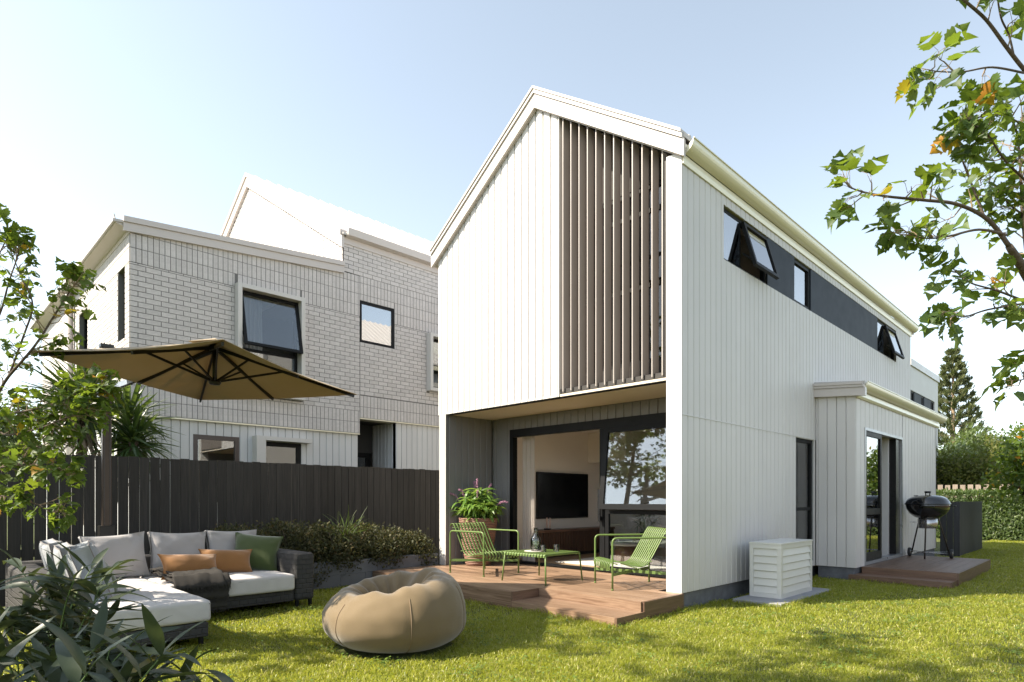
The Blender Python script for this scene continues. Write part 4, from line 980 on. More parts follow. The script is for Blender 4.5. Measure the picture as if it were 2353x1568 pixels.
for i in range(15):
    y = -.345 + i*.0475
    o = strip(prof, y, y + .026).build('slat', M['chair'], TB, smooth=False, local=True); o.rotation_euler = (0, 0, R(90))
for s in (-1, 1):
    MB().tube([(s*.372, -.36, 0), (s*.345, -.335, .345), (s*.34, -.30, .358), (s*.34, .30, .358), (s*.345, .335, .345), (s*.372, .36, 0)], .0105, 9).build('leg_frame', M['chair'], TB, True, local=True)
    MB().tube([(-.34, s*.3, .355), (.34, s*.3, .355)], .008, 8).build('rail', M['chair'], TB, True, local=True)
ZT = ZD + .376
M['ceramic'] = mat('ceramic', (.6, .55, .5), .5); M['water'] = glassmat('water', (.88, .93, .82), .1)
tag(MB().lathe([(0, 0), (.125, 0), (.13, .004), (.13, .009), (0, .009)], 32, (-1.9, -.36, ZT), False).build('tray', M['ceramic'], smooth=False), 'round pale tray under the glass carafe', 'tray')
CF = thing('carafe', 'glass carafe of water with mint leaves on the green table', 'carafe', (-1.89, -.345, ZT + .01))
MB().lathe([(0, 0), (.062, .0), (.066, .01), (.066, .15), (.05, .185), (.03, .2), (.027, .22), (.027, .29), (.029, .295), (.025, .295), (.023, .22), (.026, .2), (.046, .183), (.061, .148), (.061, .012), (0, .008)], 24, (0, 0, 0), False).build('vessel', M['clear_glass'], CF, True, local=True)
MB().lathe([(0, .0095), (.0595, .0125), (.0595, .14), (0, .14)], 20, (0, 0, 0), False).build('drink', M['water'], CF, True, local=True)
mb = MB()
for i in range(26):
    p = Vector((random.uniform(-.04, .04), random.uniform(-.04, .04), random.uniform(.02, .13))); d = Vector((random.uniform(-1, 1), random.uniform(-1, 1), random.uniform(-.6, 1))).normalized()*.018; q = d.orthogonal().normalized()*.008
    mb.add([p, p + d*.5 + q, p + d, p + d*.5 - q], [(0, 1, 2, 3)])
tag(mb.build('mint', leafmat('mint', [(0, (.16, .3, .06)), (1, (.35, .5, .15))]), CF, local=True), kind='stuff')
for x, y, lab in ((-1.77, -.33, 'ribbed glass tumbler next to the carafe'), (-1.70, -.16, 'ribbed glass tumbler further right on the green table')):
    t = thing('tumbler', lab, 'glass', (x, y, ZT + .001), 'drinking glasses')
    pr = [(0, 0), (.036, 0), (.038, .006), (.04, .085), (.0375, .085), (.035, .012), (0, .01)]
    me = MB(); n = 36; V = [(r_*(1 + (.02 if k % 2 and r_ > .03 else 0))*math.cos(2*math.pi*k/n), r_*(1 + (.02 if k % 2 and r_ > .03 else 0))*math.sin(2*math.pi*k/n), z) for r_, z in pr for k in range(n)]
    me.add(V, [(i*n+k, i*n+(k+1) % n, (i+1)*n+(k+1) % n, (i+1)*n+k) for i in range(len(pr)-1) for k in range(n)]); me.build('body', M['clear_glass'], t, True, local=True)

# ---------------------------------------------------------------- kettle barbecue
Q = thing('kettle_barbecue', 'black kettle barbecue on three legs with two wheels, standing on the small landing', 'barbecue', (.98, 6.9, ZD))
def lath(name, pr, m, n=36, c=(0, 0, 0), par_=Q): return MB().lathe(pr, n, c, False).build(name, M[m], par_, True, local=True)
lath('bowl', [(.0, .69), (.1, .694), (.2, .73), (.28, .80), (.325, .88), (.34, .962), (.338, .965), (.32, .96)], 'kettle')
lid = lath('lid', [(.348, .962), (.35, .97), (.345, .98), (.335, 1.01), (.30, 1.06), (.23, 1.10), (.13, 1.122), (.0, 1.128)], 'kettle')
lath('rim', [(.335, .955), (.352, .958), (.354, .966), (.352, .973), (.335, .975)], 'black')
mb = MB(); mb.tube([(-.03, 0, 1.125), (-.03, 0, 1.165)], .009, 8); mb.tube([(.03, 0, 1.125), (.03, 0, 1.165)], .009, 8); mb.tube([(-.045, 0, 1.178), (.045, 0, 1.178)], .02, 10); mb.build('lid_handle', M['black'], lid, True, local=True)
MB().lathe([(0, 0), (.04, 0), (.04, .008), (0, .01)], 14, (-.16, -.08, 1.112), False).build('vent', M['dark_steel'], lid, True, local=True)
lath('ash_catcher', [(0, .53), (.14, .532), (.15, .54), (.15, .70), (.14, .705)], 'steel', 28)
mb = MB(); mb.tube([(-.15, -.1, .64), (-.24, -.16, .64)], .005, 6); mb.build('ash_lever', M['steel'], Q, True, local=True)
vr = RGT; 
mb = MB(); a = Vector((.06, -.31, .92)); mb.tube([a + Vector((-.1, -.02, .0)), a + Vector((-.08, -.06, .01)), a + Vector((.08, -.02, .01)), a + Vector((.1, .03, 0))], .011, 8); mb.build('side_handle', M['black'], Q, True, local=True)
mb = MB(); mb.tube([(.34, .02, .93), (.4, .03, .93), (.4, .1, .93), (.335, .1, .93)], .01, 8); mb.build('side_handle', M['black'], Q, True, local=True)
feet = [(.01, -.29, 0), (-.28, .17, .08), (.29, .17, .08)]
for k, f in enumerate(feet):
    d = Vector((f[0], f[1], 0)).normalized()
    MB().tube([d*.16 + UP*.74, d*.17 + UP*.70, Vector(f) + (UP*.0 if k == 0 else UP*0)], .0125, 10).build('leg', M['dark_steel'], Q, True, local=True)
MB().tube([feet[1], feet[2]], .006, 8).build('axle', M['steel'], Q, True, local=True)
mb = MB(); mb.tube([Vector(feet[0]) + UP*.12, Vector(feet[1]) + UP*.03], .005, 6); mb.tube([Vector(feet[0]) + UP*.12, Vector(feet[2]) + UP*.03], .005, 6); mb.build('lower_rack', M['steel'], Q, True, local=True)
for k in (1, 2):
    c = Vector(feet[k]); s = -1 if k == 1 else 1
    prf = [(.045, -.022), (.075, -.022), (.082, -.012), (.082, .012), (.075, .022), (.045, .022)]
    n = 24; V = [(c.x + s*.035 + w, c.y + r_*math.cos(2*math.pi*i/n), c.z + r_*math.sin(2*math.pi*i/n)) for r_, w in prf for i in range(n)]
    wh_ = MB().add(V, [(i*n+j, i*n+(j+1) % n, (i+1)*n+(j+1) % n, (i+1)*n+j) for i in range(5) for j in range(n)]).build('wheel', M['rubber'], Q, True, local=True)
    V = [(c.x + s*.035 + w, c.y + r_*math.cos(2*math.pi*i/n), c.z + r_*math.sin(2*math.pi*i/n)) for r_, w in [(.0, -.02), (.046, -.018), (.046, .018), (.0, .02)] for i in range(n)]
    MB().add(V, [(i*n+j, i*n+(j+1) % n, (i+1)*n+(j+1) % n, (i+1)*n+j) for i in range(3) for j in range(n)]).build('wheel_hub', M['steel'], wh_, True, local=True)

# ---------------------------------------------------------------- in the living room
TV = thing('television', 'large black flat television on the living room wall', 'television', (-4.05, 2.8, .89))
mb = MB(); mb.box(-4.098, -4.055, 2.04, 3.53, .89, 1.75); mb.build('casing', M['black'], TV, bevel=.004)
mb = MB(); mb.box(-4.054, -4.050, 2.055, 3.515, .91, 1.735); mb.build('screen', M['screen'], TV)
CS = thing('slatted_console', 'dark timber media console with ribbed front under the television', 'console', (-3.9, 2.75, ZD))
mb = MB(); mb.prism([(-4.09, 1.75), (-3.86, 1.75), (-3.78, 1.79), (-3.745, 1.87), (-3.745, 4.0), (-4.09, 4.0)], 'z', .66, .7); mb.build('top', M['console_x'], CS)
mb = MB(); mb.prism([(-4.09, 1.79), (-3.87, 1.79), (-3.8, 1.82), (-3.785, 1.88), (-3.785, 3.98), (-4.09, 3.98)], 'z', .26, .659); mb.build('carcass', M['int_dark'], CS)
mb = MB(); mb.box(-4.05, -3.86, 1.9, 3.9, .205, .259); mb.build('plinth', M['black'], CS)
y = 1.89
while y < 3.96:
    mb = MB(); mb.box(-3.784, -3.762, y, y + .024, .27, .655); mb.build('slat', M['console'], CS); y += .046
for k in range(6):
    a = R(-90 + 15*k); cx0, cy0 = -3.862 + .075*math.cos(a), 1.872 + .075*math.sin(a)
    mb = MB(); mb.box(cx0 - .011, cx0 + .011, cy0 - .011, cy0 + .011, .27, .655); mb.build('slat', M['console'], CS)
CH = tag(MB().lathe([(0, 0), (.05, 0), (.07, .012), (.07, .024), (0, .028)], 24, (-3.86, 2.1, .701), False).build('candle_tray', M['int_dark'], smooth=True), 'small dark dish holding two candles on the console', 'dish')
M['candle'] = mat('candle', (.6, .42, .36), .6)
for i, (y, lab) in enumerate(((2.08, 'pale pink pillar candle, left of the pair on the console'), (2.13, 'pale pink pillar candle, right of the pair on the console'))):
    tag(MB().lathe([(0, 0), (.012, 0), (.012, .185), (.004, .19), (0, .19)], 14, (-3.86 + .03*i, y, .73), False).build('candle', M['candle'], smooth=True), lab, 'candle', 'candles on the console')
tag(curtain('curtain', (-3.64, 1.22, 0), (-3.36, 1.22, 0), .22, 2.4, None, M['sheer'], .028, 6), 'sheer pale curtain hanging at the left of the open door', 'curtain', 'sheer living room curtains')
tag(curtain('curtain', (-.75, 1.26, 0), (-.32, 1.26, 0), .22, 2.4, None, M['sheer'], .03, 7), 'sheer pale curtain behind the fixed glass at the right', 'curtain', 'sheer living room curtains')
RG = tag(rbox('rug', fabric('rug', (.7, .65, .58), 1., 60, .15), None, -3.2, -.9, 1.55, 3.6, .203, .218, .006), 'cream woven rug on the living room floor', 'rug')
RT = thing('round_table', 'low round grey coffee table inside the living room', 'table', (-2.3, 2.35, .22))
M['stone'] = mat('stone', (.22, .21, .2), .6, .15, 6)
MB().lathe([(0, .28), (.36, .28), (.4, .3), (.4, .325), (.385, .34), (0, .34)], 36, (0, 0, 0), False).build('top', M['stone'], RT, True, local=True)
MB().lathe([(0, 0), (.24, 0), (.22, .28), (0, .28)], 28, (0, 0, 0), False).build('base', M['console_x'], RT, True, local=True)
for i, (w, lab) in enumerate(((.26, 'white book, lower of the pair on the round table'), (.23, 'white book, upper of the pair on the round table'))):
    o = MB().box(-w/2, w/2, -.1, .1, 0, .026).build('book', mat('paper%d' % i, (.72, .71, .69), .6), bevel=.003); o.location = (-2.28, 2.2, .561 + i*.0265); o.rotation_euler = (0, 0, R(40 + 12*i)); tag(o, lab, 'book', 'books on the round table')
M['pot_dark'] = mat('pot_dark', (.05, .052, .056), .6)
IP = thing('indoor_palm', 'small palm in a dark grey pot on the round table', 'plant', (-2.02, 2.42, .561))
MB().lathe([(0, 0), (.075, 0), (.085, .02), (.095, .16), (.086, .16), (.08, .13), (0, .13)], 24, (0, 0, 0), False).build('pot', M['pot_dark'], IP, True, local=True)

# ---------------------------------------------------------------- leaves
def lancet(W=.12, n=6, fold=.25, bend=.5, tipp=1.4, wave=0.):
    V = []; ang = 0; y = z = 0.; F_ = []
    for i in range(n + 1):
        t = i/n; w = W*math.sin(math.pi*min(1, t**.8*.97 + .03))**.9 if t < 1 else 0.003
        w = max(w, .006 if i == 0 else .002)
        V += [(-w, y, z + fold*w + wave*math.sin(t*17)), (0, y, z), (w, y, z + fold*w - wave*math.sin(t*15 + 1))]
        ang -= bend/n; y += math.cos(ang)/n; z += math.sin(ang)/n
    for i in range(n):
        a, b_ = 3*i, 3*i + 3; F_ += [(a, a+1, b_+1), (a, b_+1, b_), (a+1, a+2, b_+2), (a+1, b_+2, b_+1)]
    return np.array(V), np.array(F_)
def maple(seed=0):
    r_ = random.Random(seed)
    half = [(0, 0), (.10, -.05), (.24, -.07), (.33, .02), (.44, .06), (.40, .15), (.52, .26), (.40, .32), (.47, .44), (.36, .50), (.40, .66), (.27, .62), (.20, .74), (.13, .82), (.06, .92), (0, 1.02)]
    V = []; k = len(half)
    curl, fold, tw = r_.uniform(.05, .45), r_.uniform(.1, .45), r_.uniform(-.3, .3)
    def f(x, y):
        rr = x*x + (y - .35)**2
        return (x, y, fold*abs(x) - curl*max(0, y - .2)**2*.8 - curl*.7*rr*.5 + tw*x*y*.6 + .03*math.sin(9*x + seed) )
    mid = [(0, t) for t in (.2, .4, .6, .8)]
    V = [f(*p) for p in half] + [f(-x, y) for x, y in half[1:-1]] + [f(*p) for p in mid]
    R_ = list(range(k)); L_ = [0] + list(range(k, k + k - 2)) + [k - 1]; Md = [2*k - 2 + i for i in range(4)]
    def mi(y): return Md[min(3, max(0, int(round((y - .2)/.2))))]
    F_ = []
    for side, S in ((1, R_), (-1, L_)):
        for i in range(k - 1):
            m = mi((half[i][1] + half[i+1][1])/2); m2 = mi(half[i+1][1]); tri = (S[i], S[i+1], m)
            F_.append(tri if side > 0 else tri[::-1])
            if m2 != m: F_.append((S[i+1], m2, m) if side > 0 else (m, m2, S[i+1]))
        F_.append((S[0], Md[0], Md[0]) if False else (S[0], S[1], Md[0]) if side > 0 else (Md[0], S[1], S[0]))
    return np.array(V, float), np.array(F_)
def quadleaf(W=.32, fold=.25):
    V = np.array([(0, 0, 0), (-W, .45, fold*W), (0, 1, -.12), (W, .45, fold*W), (0, .5, 0)]); return V, np.array([(0, 4, 1), (1, 4, 2), (0, 3, 4), (3, 2, 4)])
def bases(fwd, nrm):
    Y = fwd/np.linalg.norm(fwd, axis=1, keepdims=True); Z = nrm - (nrm*Y).sum(1, keepdims=True)*Y
    Z /= np.maximum(np.linalg.norm(Z, axis=1, keepdims=True), 1e-6); X = np.cross(Y, Z); return np.stack([X, Y, Z], -1)
def joined(name, m, parent, variants, pos, fwd, nrm, size, smooth=True, local=False, kind='stuff'):
    pos, fwd, nrm, size = map(lambda a: np.asarray(a, float), (pos, fwd, nrm, size)); Bm = bases(fwd, nrm)*size[:, None, None]
    pick = rng.integers(0, len(variants), len(pos)); VV, FFs, off = [], [], 0
    for k, (V, F_) in enumerate(variants):
        s = pick == k
        if not s.any(): continue
        P_ = np.einsum('nij,vj->nvi', Bm[s], V) + pos[s][:, None]; nl = s.sum()
        VV.append(P_.reshape(-1, 3)); FFs.append((F_[None] + (np.arange(nl)*len(V))[:, None, None] + off).reshape(-1, 3)); off += nl*len(V)
    me = np_mesh(name, np.concatenate(VV), np.concatenate(FFs), smooth)
    o = link(name, me, parent, m, local)
    if kind: o['kind'] = kind
    return o
def leaf_meshes(nm, variants, m):
    out = []
    for k, (V, F_) in enumerate(variants): me = np_mesh('%s_%d' % (nm, k), V, F_, True); me.materials.append(m); out.append(me)
    return out
def leaf_objects(parent, meshes, pos, fwd, nrm, size, name='leaf', local=False):
    Bm = bases(np.asarray(fwd, float), np.asarray(nrm, float))
    for i in range(len(pos)):
        o = bpy.data.objects.new(name, meshes[int(rng.integers(len(meshes)))]); col.objects.link(o)
        mt = Matrix([list(r_) for r_ in Bm[i]]); o.location = Vector(pos[i]); o.rotation_euler = mt.to_euler(); s = float(size[i]); o.scale = (s, s, s)
        if local: o.parent = parent
        else: adopt(o, parent)
def cast(parent, meshes, variants, m, L, most=300, local=False, name='leaf', rest='foliage'):
    # L: list of (pos, fwd, nrm, size): the largest seen become parts, the rest one part
    key = []
    for p, f_, n_, s in L:
        d = Vector(p) - CAM; w = d.dot(FWD)
        if w < .3: key.append(-1); continue
        px, py = CX + FPX*d.dot(RGT)/w, HY - FPX*d.z/w
        key.append(s/w if -40 < px < 2393 and -40 < py < 1610 else -1)
    order = np.argsort(-np.array(key)); first = [i for i in order[:most] if key[i] > 0]; fs = set(first); other = [i for i in range(len(L)) if i not in fs]
    pick = lambda ids: [np.array([np.array(L[i][k]) for i in ids]) for k in range(4)]
    if first: leaf_objects(parent, meshes, *pick(first), name=name, local=local)
    if other: joined(rest, m, parent, variants, *pick(other), local=local)
def rv(s=1.): return Vector((random.gauss(0, s), random.gauss(0, s), random.gauss(0, s)))
M['bark'] = mat('bark', (.10, .072, .05), .85, .3, 14, .8, 40, dist=.01); M['bark_pale'] = mat('bark_pale', (.26, .19, .12), .8, .25, 20, .5, 60)
M['stem'] = mat('stem', (.10, .16, .04), .6)
MAPLE = [maple(k) for k in range(7)]
M['maple'] = leafmat('maple', [(0, (.04, .075, .018)), (.35, (.065, .115, .022)), (.7, (.10, .16, .03)), (.975, (.15, .2, .035)), (.983, (.55, .25, .02)), (1, (.5, .2, .015))], .5, .42, (.34, .46, .03))
mm = leaf_meshes('maple_leaf', MAPLE, M['maple'])

def leafy(L, tip, d, size, petiole, mbt, droop=.5):
    # a leaf on a thin petiole
    dd = (d + rv(.55)).normalized(); p1 = Vector(tip) + dd*petiole*.6 + UP*petiole*.15; p2 = p1 + (dd*.8 + Vector((0, 0, -droop))).normalized()*petiole*.4
    mbt.tube([tip, p1, p2], [.0016, .0013, .0011], 4, False)
    f_ = (dd*.7 + Vector((0, 0, -droop)) + rv(.25)).normalized(); n_ = (UP*1.1 + rv(.45) - dd*.1).normalized()
    L.append((p2, f_, n_, size*random.uniform(.7, 1.2)))
def bough(mbb, mbt, L, pts, r0, r1, size, density, twig=.22, spread=1., petiole=.07, start=.1, droop=.5):
    P_ = smoothpath(pts, 6); n = len(P_); mbb.tube(P_, [r0 + (r1 - r0)*i/(n-1) for i in range(n)], 8)
    length = sum((P_[i+1] - P_[i]).length for i in range(n-1)); N = max(2, int(length*density))
    for k in range(N):
        t = start + (1 - start)*(k + random.random())/N; i = min(n-2, int(t*(n-1))); p = P_[i].lerp(P_[i+1], t*(n-1) - i); d = (P_[i+1] - P_[i]).normalized()
        side = (d.cross(rv(1))).normalized(); q = (side*.9*spread + d*.6 + UP*.25).normalized(); l = twig*random.uniform(.35, 1.15)*(1 - .45*t)
        e = p + q*l + rv(.012); mid_ = p.lerp(e, .5) + rv(.012); mbt.tube([p, mid_, e], [.0045, .003, .0018], 5, False)
        for j in range(random.choice((2, 3, 3, 4))):
            s_ = random.uniform(.4, 1.); leafy(L, p.lerp(e, s_) if s_ < .5 else mid_.lerp(e, s_*2 - 1), q, size, petiole, mbt, droop)
    for j in range(3): leafy(L, P_[-1], (P_[-1] - P_[-3]).normalized(), size, petiole*.6, mbt, droop)

# maple overhanging on the right: trunk just out of frame
MR = thing('maple_tree', 'maple with big lobed leaves hanging into the picture from the right', 'tree', (3.55, -1.75, 0))
mbb, mbt, L = MB(), MB(), []
tr_ = [Vector((3.55, -1.75, 0)), at(2480, 900, 3.55), at(2420, 720, 3.5), at(2365, 640, 3.4), at(2318, 565, 3.3)]
n_ = len(smoothpath(tr_, 5)); mbb.tube(smoothpath(tr_, 5), [.06 - .044*i/(n_-1) for i in range(n_)], 10)
def pts(w, *pp): return [at(x, y, w + dz) for x, y, dz in pp]
BW = 3.2
bough(mbb, mbt, L, pts(BW, (2318, 565, .1), (2270, 505, .08), (2200, 470, 0), (2120, 460, -.05), (2040, 452, -.1), (1985, 442, -.1), (1950, 430, -.1)), 0.0122, .003, 0.098, 14, .17, start=.25)
bough(mbb, mbt, L, pts(BW, (2262, 500, .08), (2235, 430, .1), (2212, 370, .15), (2195, 320, .15), (2188, 300, .2)), 0.0065, .002, 0.094, 10, .14)
bough(mbb, mbt, L, pts(BW, (2312, 540, .1), (2250, 528, 0), (2180, 543, -.1), (2125, 548, -.1), (2085, 535, -.15)), 0.0079, .002, 0.094, 11, .13, start=.35)
bough(mbb, mbt, L, pts(BW, (2420, 720, .3), (2353, 692, .2), (2290, 668, .1), (2225, 648, 0), (2185, 612, 0)), 0.0086, .002, 0.098, 8, .15, start=.2)
bough(mbb, mbt, L, pts(BW, (2430, 690, .2), (2353, 698, .1), (2270, 712, 0), (2215, 728, 0), (2175, 720, -.05)), 0.0072, .002, 0.098, 8, .13, start=.3)
bough(mbb, mbt, L, pts(BW, (2430, 250, .25), (2353, 160, .15), (2310, 105, .1), (2265, 45, .05), (2215, 0, 0), (2180, -40, 0)), 0.0115, .006, 0.107, 6, .16, start=.3)
bough(mbb, mbt, L, pts(BW, (2353, 168, .15), (2280, 155, 0), (2215, 165, -.05), (2160, 165, -.1), (2130, 160, -.1)), 0.0058, .002, 0.111, 8, .13, start=.3)
bough(mbb, mbt, L, pts(BW, (2330, 130, .15), (2318, 80, .15), (2300, 40, .1), (2290, -20, .1)), 0.0050, .004, 0.102, 6, .14)
bough(mbb, mbt, L, pts(BW, (2365, 640, .25), (2350, 500, .35), (2345, 400, .35), (2335, 300, .35), (2300, 230, .3)), 0.0101, .003, 0.098, 18, .22)
bough(mbb, mbt, L, pts(BW, (2440, 520, .35), (2370, 430, .25), (2310, 370, .15), (2270, 310, .1), (2240, 290, 0)), 0.0086, .003, 0.094, 15, .17)
bough(mbb, mbt, L, pts(BW, (2440, 350, .3), (2370, 300, .2), (2300, 265, .1), (2225, 275, 0)), 0.0072, .002, 0.094, 14, .14, start=.2)
bough(mbb, mbt, L, pts(BW, (2440, 600, .5), (2380, 520, .45), (2320, 470, .4), (2290, 430, .35)), 0.0086, .003, 0.094, 17, .2)
bough(mbb, mbt, L, pts(BW, (2440, 800, .1), (2400, 850, 0), (2360, 870, -.1), (2325, 875, -.1)), 0.0050, .002, 0.102, 11, .1, start=.45)
bough(mbb, mbt, L, pts(BW, (2420, 780, .2), (2380, 740, .1), (2350, 710, .1)), 0.0050, .003, 0.102, 7, .12, start=.3)
bough(mbb, mbt, L, pts(BW, (2480, 700, .5), (2520, 500, .6), (2540, 300, .7), (2520, 100, .7)), 0.0216, .01, 0.098, 11, .3)
mbb.build('trunk', M['bark'], MR, True); tag(mbt.build('twigs', M['bark_pale'], MR, True), kind='stuff')
cast(MR, mm, MAPLE, M['maple'], L, 300)

# maple at the left edge beside the sofa; its crown rises out of frame and shades the lawn
ML = thing('maple_sapling', 'small leaved maple at the left edge reaching in front of the fence and umbrella', 'tree', (-3.3, -6.55, 0))
mbb, mbt, L = MB(), MB(), []
W5 = 5.0
tb = Vector((-3.3, -6.55, 0)); t1 = Vector((-3.25, -6.45, 1.0)); t2 = Vector((-3.3, -6.35, 2.2)); t3 = Vector((-3.4, -6.6, 3.4)); t4 = Vector((-3.5, -6.9, 4.8)); t5 = Vector((-3.5, -7.0, 5.8))
sp = smoothpath([tb, t1, t2, t3, t4, t5], 5); mbb.tube(sp, [.085 - .075*i/(len(sp)-1) for i in range(len(sp))], 10)
S_ = .092
def bl(*pp, r0=.012, dens=30, twig=.26, st=.05, size=S_, root=None):
    q = ([root] if root is not None else []) + [at(x, y, W5 + dz) for x, y, dz in pp]
    bough(mbb, mbt, L, q, r0, .0025, size, dens, twig, petiole=.045, start=st, droop=.35)
bl((-60, 960, .1), (20, 865, 0), (80, 795, -.1), (125, 725, -.1), (160, 670, -.15), (172, 655, -.15), r0=.016, dens=17, st=.2, root=t1.lerp(t2, .5))
bl((20, 865, 0), (55, 770, .1), (75, 700, .1), (50, 640, .1), (30, 590, .1), (15, 560, .1), r0=.009, dens=15)
bl((-40, 800, .2), (0, 720, .2), (20, 650, .2), (40, 590, .2), (45, 560, .2), r0=.01, dens=17)
bl((-60, 700, .2), (-20, 620, .2), (10, 560, .2), (20, 540, .2), r0=.008, dens=14)
bl((-60, 960, .1), (30, 950, -.1), (100, 935, -.2), (160, 915, -.3), (205, 895, -.3), (240, 890, -.3), r0=.011, dens=17, twig=.22, st=.15, root=t1.lerp(t2, .4))
bl((-60, 1000, .1), (20, 1000, -.1), (90, 985, -.2), (140, 965, -.3), (185, 950, -.3), (215, 940, -.3), r0=.011, dens=17, twig=.22, st=.15, root=t1)
bl((-70, 1090, .1), (0, 1075, 0), (70, 1065, -.2), (120, 1085, -.2), (160, 1075, -.3), r0=.010, dens=19, twig=.24, root=t1)
bl((-70, 1140, .1), (0, 1140, 0), (60, 1150, -.1), (110, 1170, -.2), (150, 1180, -.2), r0=.009, dens=17, twig=.2, root=t1.lerp(tb, .2))
bl((-60, 1040, .1), (10, 1040, 0), (80, 1030, -.1), (130, 1010, -.1), r0=.009, dens=18, twig=.24, root=t1)
for k in range(10):                            # the crown, out of frame
    z = random.uniform(3.2, 5.6); a = random.uniform(0, 2*math.pi); i = min(len(sp)-1, int(z/5.8*(len(sp)-1))); p = sp[i]; l = random.uniform(.7, 1.5)
    e = p + Vector((math.cos(a)*l, math.sin(a)*l, .35*l + random.uniform(-.2, .3)))
    if e.y > -6.05: e.y = -6.05 - random.random()*.5
    bough(mbb, mbt, L, [p, p.lerp(e, .5) + UP*.12 + rv(.05), e], .014, .003, .11, 18, .34, petiole=.05)
mbb.build('trunk', M['bark'], ML, True); tag(mbt.build('twigs', M['bark_pale'], ML, True), kind='stuff')
cast(ML, mm, MAPLE, M['maple'], L, 300)
# garden tree behind the camera, seen only in its shade and in the door glass
MS = thing('shade_tree', 'leafy tree beside the photographer, its shade dappling the foreground lawn', 'tree', (-1.0, -7.6, 0))
mbb, mbt, L = MB(), MB(), []
sp = smoothpath([(-1.0, -7.6, 0), (-1.0, -7.5, 1.8), (-1.0, -7.4, 3.6), (-.9, -7.2, 5.4), (-.8, -7.1, 7.2)], 5); mbb.tube(sp, [.12 - .105*i/(len(sp)-1) for i in range(len(sp))], 10)
for k in range(16):
    z = random.uniform(3.6, 7.0); a = random.uniform(0, 2*math.pi); p = sp[min(len(sp)-1, int(z/7.2*(len(sp)-1)))]; l = random.uniform(.9, 2.3)
    e = p + Vector((math.cos(a)*l, math.sin(a)*l, .25*l)); w = (e - CAM).dot(FWD)
    if w > .4 and e.z < 1.24 + .82*w + .6: continue
    bough(mbb, mbt, L, [p, p.lerp(e, .5) + UP*.12 + rv(.06), e], .016, .003, .12, 13, .34, petiole=.05)
for k in range(18):
    p = sp[min(len(sp)-1, int(random.uniform(2.6, 4.6)/7.2*(len(sp)-1)))]; e = Vector((random.uniform(-2.6, -.3), random.uniform(-9.6, -7.9), p.z + random.uniform(.1, .8)))
    bough(mbb, mbt, L, [p, p.lerp(e, .5) + UP*.1 + rv(.06), e], .014, .003, .12, 16, .34, petiole=.05)
mbb.build('trunk', M['bark'], MS, True); tag(mbt.build('twigs', M['bark_pale'], MS), kind='stuff')
joined('crown', M['maple'], MS, MAPLE, [l[0] for l in L], [l[1] for l in L], [l[2] for l in L], [l[3] for l in L])

MT = thing('garden_maple', 'tall maple beyond the fence, mirrored in the open glass door', 'tree', (-7.3, -7.6, 0))
mbb, mbt, L = MB(), MB(), []
sp = smoothpath([(-7.3, -7.6, 0), (-7.25, -7.5, 1.9), (-7.3, -7.6, 3.6), (-7.2, -7.5, 5.2), (-7.2, -7.5, 6.2)], 5); mbb.tube(sp, [.12 - .105*i/(len(sp)-1) for i in range(len(sp))], 10)
for k in range(52):
    z = random.uniform(2.9, 5.7); a = random.uniform(0, 2*math.pi); p = sp[min(len(sp)-1, int(z/6.2*(len(sp)-1)))]; l = random.uniform(.9, 2.0)*(1.15 - .06*z)
    e = p + Vector((math.cos(a)*l, math.sin(a)*l, .3*l)); e.y = min(e.y, -5.9); bough(mbb, mbt, L, [p, p.lerp(e, .5) + UP*.12 + rv(.06), e], .016, .003, .13, 14, .4, petiole=.05)
mbb.build('trunk', M['bark'], MT, True); tag(mbt.build('twigs', M['bark_pale'], MT), kind='stuff')
joined('crown', M['maple'], MT, MAPLE, [l[0] for l in L], [l[1] for l in L], [l[2] for l in L], [l[3] for l in L])

# ---------------------------------------------------------------- foreground plants
GING = [lancet(.098, 8, .3, b_, wave=.006) for b_ in (.15, .45, .8, 1.1)]
M['ginger'] = leafmat('ginger', [(0, (.026, .042, .02)), (.6, (.045, .062, .036)), (.9, (.06, .078, .045)), (1, (.13, .11, .02))], .42, .15, (.22, .28, .06))
gm = leaf_meshes('ginger_leaf', GING, M['ginger'])
def ginger(label, x, y, stems, hmin, hmax, lean, most, seed, grp, sp_=.26, ls=1.):
    random.seed(seed); t = thing('leafy_cane_plant', label, 'plant', (x, y, 0), grp); L = []; mbt = MB()
    for s in range(stems):
        a = random.uniform(0, 2*math.pi); q0 = sp_*1.5*math.sqrt(random.random()); a0 = random.uniform(0, 6.28); b0 = Vector((x + q0*math.cos(a0), y + q0*math.sin(a0), 0)); h = random.uniform(hmin, hmax); d = Vector((math.cos(a), math.sin(a), 0))*random.uniform(.1, lean)
        P_ = smoothpath([b0, b0 + d*.2*h + UP*h*.45, b0 + d*.55*h + UP*h*.8, b0 + d*h*.95 + UP*h], 6); n = len(P_)
        mbt.tube(P_, [.006 - .0035*i/(n-1) for i in range(n)], 6)
        side0 = rv(1); side0.z = 0; side0 = side0.normalized()
        for k in range(6, n):
            dd = (P_[k] - P_[k-1]).normalized(); sd_ = (side0*(1 if k % 2 else -1) + rv(.35)); sd_ = (sd_ - dd*sd_.dot(dd)).normalized()
            f_ = (sd_*1.1 + dd*.5 + UP*.12 + rv(.2)).normalized(); L.append((P_[k], f_, (UP + rv(.3) + dd*.2).normalized(), random.uniform(.2, .33)*ls))
        L.append((P_[-1], (P_[-1] - P_[-2]).normalized(), (UP + rv(.3)).normalized(), .2))
    tag(mbt.build('stems', M['stem'], t, True), kind='stuff'); cast(t, gm, GING, M['ginger'], L, most)
GG = 'cane plants in the near left corner'
ginger('tall cane plant with long narrow leaves in the bottom left corner', .62, -5.9, 18, .48, .70, .6, 180, 3, GG)
